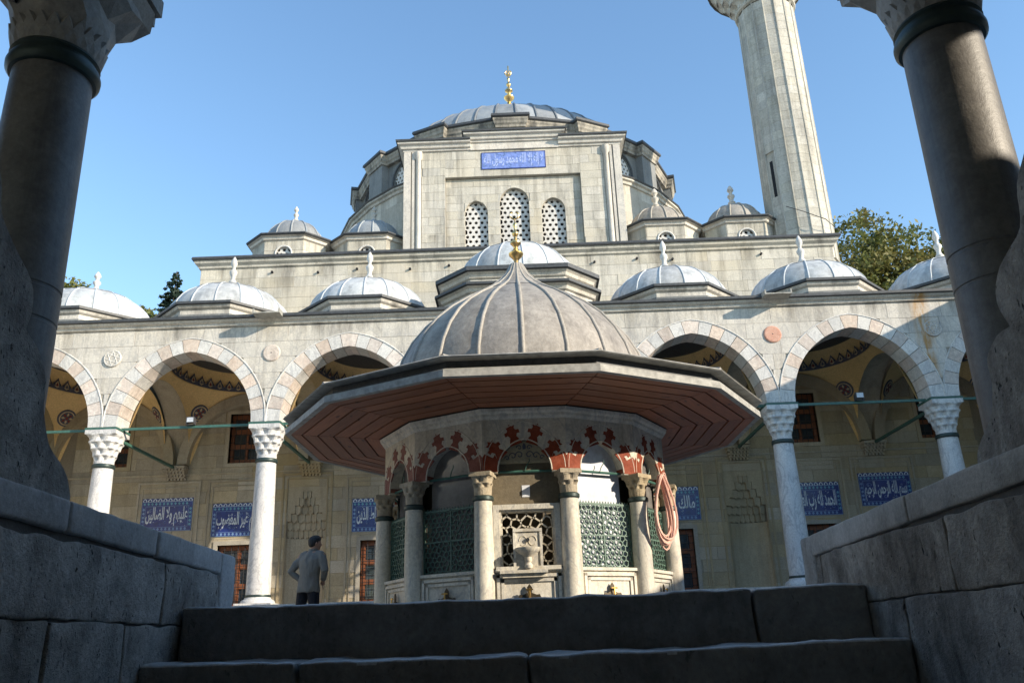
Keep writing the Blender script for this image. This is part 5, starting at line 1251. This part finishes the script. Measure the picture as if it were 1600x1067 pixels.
# cloth folds
vsn = []
for p in sh.v:
    v = Vector(p); n_ = noise.noise(Vector((v.x * 9, v.y * 9, v.z * 3))) * .012 + noise.noise(Vector((v.x * 22, v.y * 22, v.z * 7))) * .006; r_ = Vector((v.x, v.y, 0)); vsn.append(tuple(v + (r_.normalized() * n_ if r_.length > .01 else Vector((0, 0, 0)))))
sh.v = vsn
so = remeshed('shirt', sh, M['shirt'], pe, .011, 2, TP)
for v in so.data.vertices:
    c0 = v.co; v.co += v.normal * (noise.noise(Vector((c0.x * 12 + c0.z * 5, c0.y * 12, c0.z * 6 - c0.x * 6))) * .014 + abs(noise.noise(Vector((c0.x * 26, c0.y * 20, c0.z * 5)))) * -.007)
cb = MB(); cb.tube([(.07 * cos(t_), .055 + .066 * sin(t_), 1.485 + .008 * sin(t_)) for t_ in [2 * pi * i / 20 for i in range(21)]], [(.012, .02)] * 21, 8); mo('collar', cb, M['shirt'], so, True, TP)
tr_ = MB(); rings(tr_, [(0, 0, .80, .165, .118), (0, 0, .90, .168, .12), (0, 0, .97, .158, .112)])
for s in (-1, 1): tr_.tube([(s * .085, 0, .90), (s * .105, .0, .78), (s * .145, .0, .5), (s * .165, -.02, .2), (s * .17, -.02, .07)], [.10, .10, .075, .066, .068], 16)
remeshed('trousers', tr_, M['trouser'], pe, .012, 3, TP)
for s in (-1, 1):
    b = MB(); b.tube([(s * .17, -.08, .045), (s * .172, -.02, .055), (s * .175, .08, .045), (s * .18, .17, .03), (s * .181, .2, .025)], [.03, .048, .044, .036, .02], 12); b.v = [(x, y, max(z, .003)) for x, y, z in b.v]; mo('shoe', b, M['shoe'], pe, True, TP)
hr = MB(); rings(hr, [(.01, .035, 1.53, .05, .05), (.01, .04, 1.56, .076, .078), (.01, .042, 1.60, .086, .094), (.01, .05, 1.65, .088, .105), (.01, .06, 1.69, .076, .095), (.01, .06, 1.72, .045, .06), (.01, .06, 1.73, .01, .01)])
hr.v = [tuple(TH_ @ Vector(p)) for p in hr.v]
ho_ = remeshed('hair', hr, M['hair'], pe, .009, 1, TP)
for v in ho_.data.vertices: v.co += v.normal * noise.noise(v.co * 45) * .006

# the whole figure stoops a little forward from the hips, with the weight on one leg
for o in [pe] + list(pe.children_recursive):
    if o.type == 'MESH':
        for v in o.data.vertices:
            h = max(0, v.co.z - .85); v.co.y += h * h * .16; v.co.x += (.035 * min(1, max(0, v.co.z - .1) / .8) - h * .05)
# ------------------------------------------------------------------ trees
import numpy as np
def crown(name, parent, mat, blobs, n, size, seed, droop=0):
    r = np.random.default_rng(seed); V = []; tot = sum(bl[3] * bl[4] * bl[5] for bl in blobs)
    for (x, y, z, rx, ry, rz) in blobs:
        k = int(n * rx * ry * rz / tot); nc = max(6, k // 45)
        cs = r.normal(size=(nc, 3)); cs /= np.linalg.norm(cs, axis=1)[:, None]; cs *= (.45 + .6 * r.random((nc, 1)) ** .5)
        P = cs[r.integers(0, nc, k)] + r.normal(size=(k, 3)) * .13
        P = P * [rx, ry, rz] + [x, y, z]
        a = r.normal(size=(k, 3)); a /= np.linalg.norm(a, axis=1)[:, None]; c_ = np.cross(a, r.normal(size=(k, 3))); c_ /= np.linalg.norm(c_, axis=1)[:, None]
        s = size * (.6 + .8 * r.random((k, 1)))
        V.append(np.stack([P - a * s, P + c_ * s * .5, P + a * s, P - c_ * s * .5], 1).reshape(-1, 3))
    V = np.concatenate(V); m = len(V) // 4; me = bpy.data.meshes.new(name); me.vertices.add(len(V)); me.vertices.foreach_set('co', V.ravel())
    me.loops.add(len(V)); me.loops.foreach_set('vertex_index', np.arange(len(V), dtype=np.int32)); me.polygons.add(m); me.polygons.foreach_set('loop_start', np.arange(0, len(V), 4, dtype=np.int32)); me.polygons.foreach_set('loop_total', np.full(m, 4, dtype=np.int32))
    me.materials.append(mat); me.update(); me.validate(); return ob(name, me, parent)
def tree(label, x, y, zt, blobs, n, size, seed):
    t = thing('broadleaf_tree', label, 'tree', (x, y, .1)); b = MB(); b.tube([(x, y, .1), (x + .1, y, zt * .4), (x, y, zt * .75)], [.4, .3, .16], 10); tk = mo('trunk', b, M['bark'], t, True)
    for i, bl in enumerate(blobs):
        b = MB(); b.tube([(x, y, zt * .5), ((x + bl[0]) / 2 + .2, (y + bl[1]) / 2, (zt * .5 + bl[2]) / 2 + .4), (bl[0], bl[1], bl[2])], [.16, .1, .04], 7); mo('branch', b, M['bark'], tk)
    crown('crown', t, M['leaf'], blobs, n, size, seed)
tree('big olive green tree rising behind the portico domes right of the minaret', 16.5, 35, 16, [(20.9, 35.3, 15.0, 1.3, 1.6, 1.1), (21.0, 35.5, 13.6, 1.6, 2, 1.4), (15.3, 35, 15.9, 1.7, 2, 1.7), (17.3, 35.5, 15.6, 1.8, 2, 1.6), (19.3, 35, 15.1, 1.5, 2, 1.4), (16.5, 34.4, 14.0, 3.2, 2.2, 1.5), (19.3, 34.8, 13.7, 2.2, 2, 1.3), (14.6, 35.5, 13.5, 1.6, 2, 1.6), (17.8, 35, 12, 3.2, 2, 1.6)], 38000, .11, 3)
tree('small leafy tree at the right edge, half hidden behind the right column', 21.6, 35, 15.5, [(21.3, 35, 15.9, 1.0, 1, .8), (22, 35, 14.6, 1.6, 1.4, 1.2)], 5000, .11, 5)
tree('yellowish tree top beside the left column behind the leftmost dome', -23.6, 40, 17.4, [(-23.4, 40, 17.7, 1.1, 1.2, .9), (-24.6, 40, 16.6, 1.6, 1.4, 1.6), (-23.9, 40, 15.2, 1.6, 1.4, 1.2)], 7000, .11, 6)
tree('low dark tree top between the two leftmost portico domes', -21, 42, 17, [(-20.9, 42, 17.4, .9, 1.2, .55), (-20.0, 42, 16.7, 1.4, 1.2, .7), (-22.2, 42, 16.2, 1.0, 1.2, .6)], 7000, .11, 7)
ct = thing('conifer_tree', 'slim dark conifer pointing up between the left portico domes', 'tree', (-20.0, 45, .1))
b = MB(); b.tube([(-20.05, 45, .1), (-19.76, 45, 21.2)], [.3, .03], 8); mo('trunk', b, M['bark'], ct, True)
bl = []
rc = random.Random(9)
for i in range(30):
    z = 21.0 - i * .15; r_ = .07 + .036 * i + .05 * rc.random(); a_ = rc.uniform(0, 6.28); bl.append((-19.75 - .008 * i + r_ * .5 * cos(a_), 45 + r_ * .5 * sin(a_), z, .12 + r_ * .75, .12 + r_ * .75, .15))
crown('crown', ct, M['needle'], bl, 26000, .085, 8)
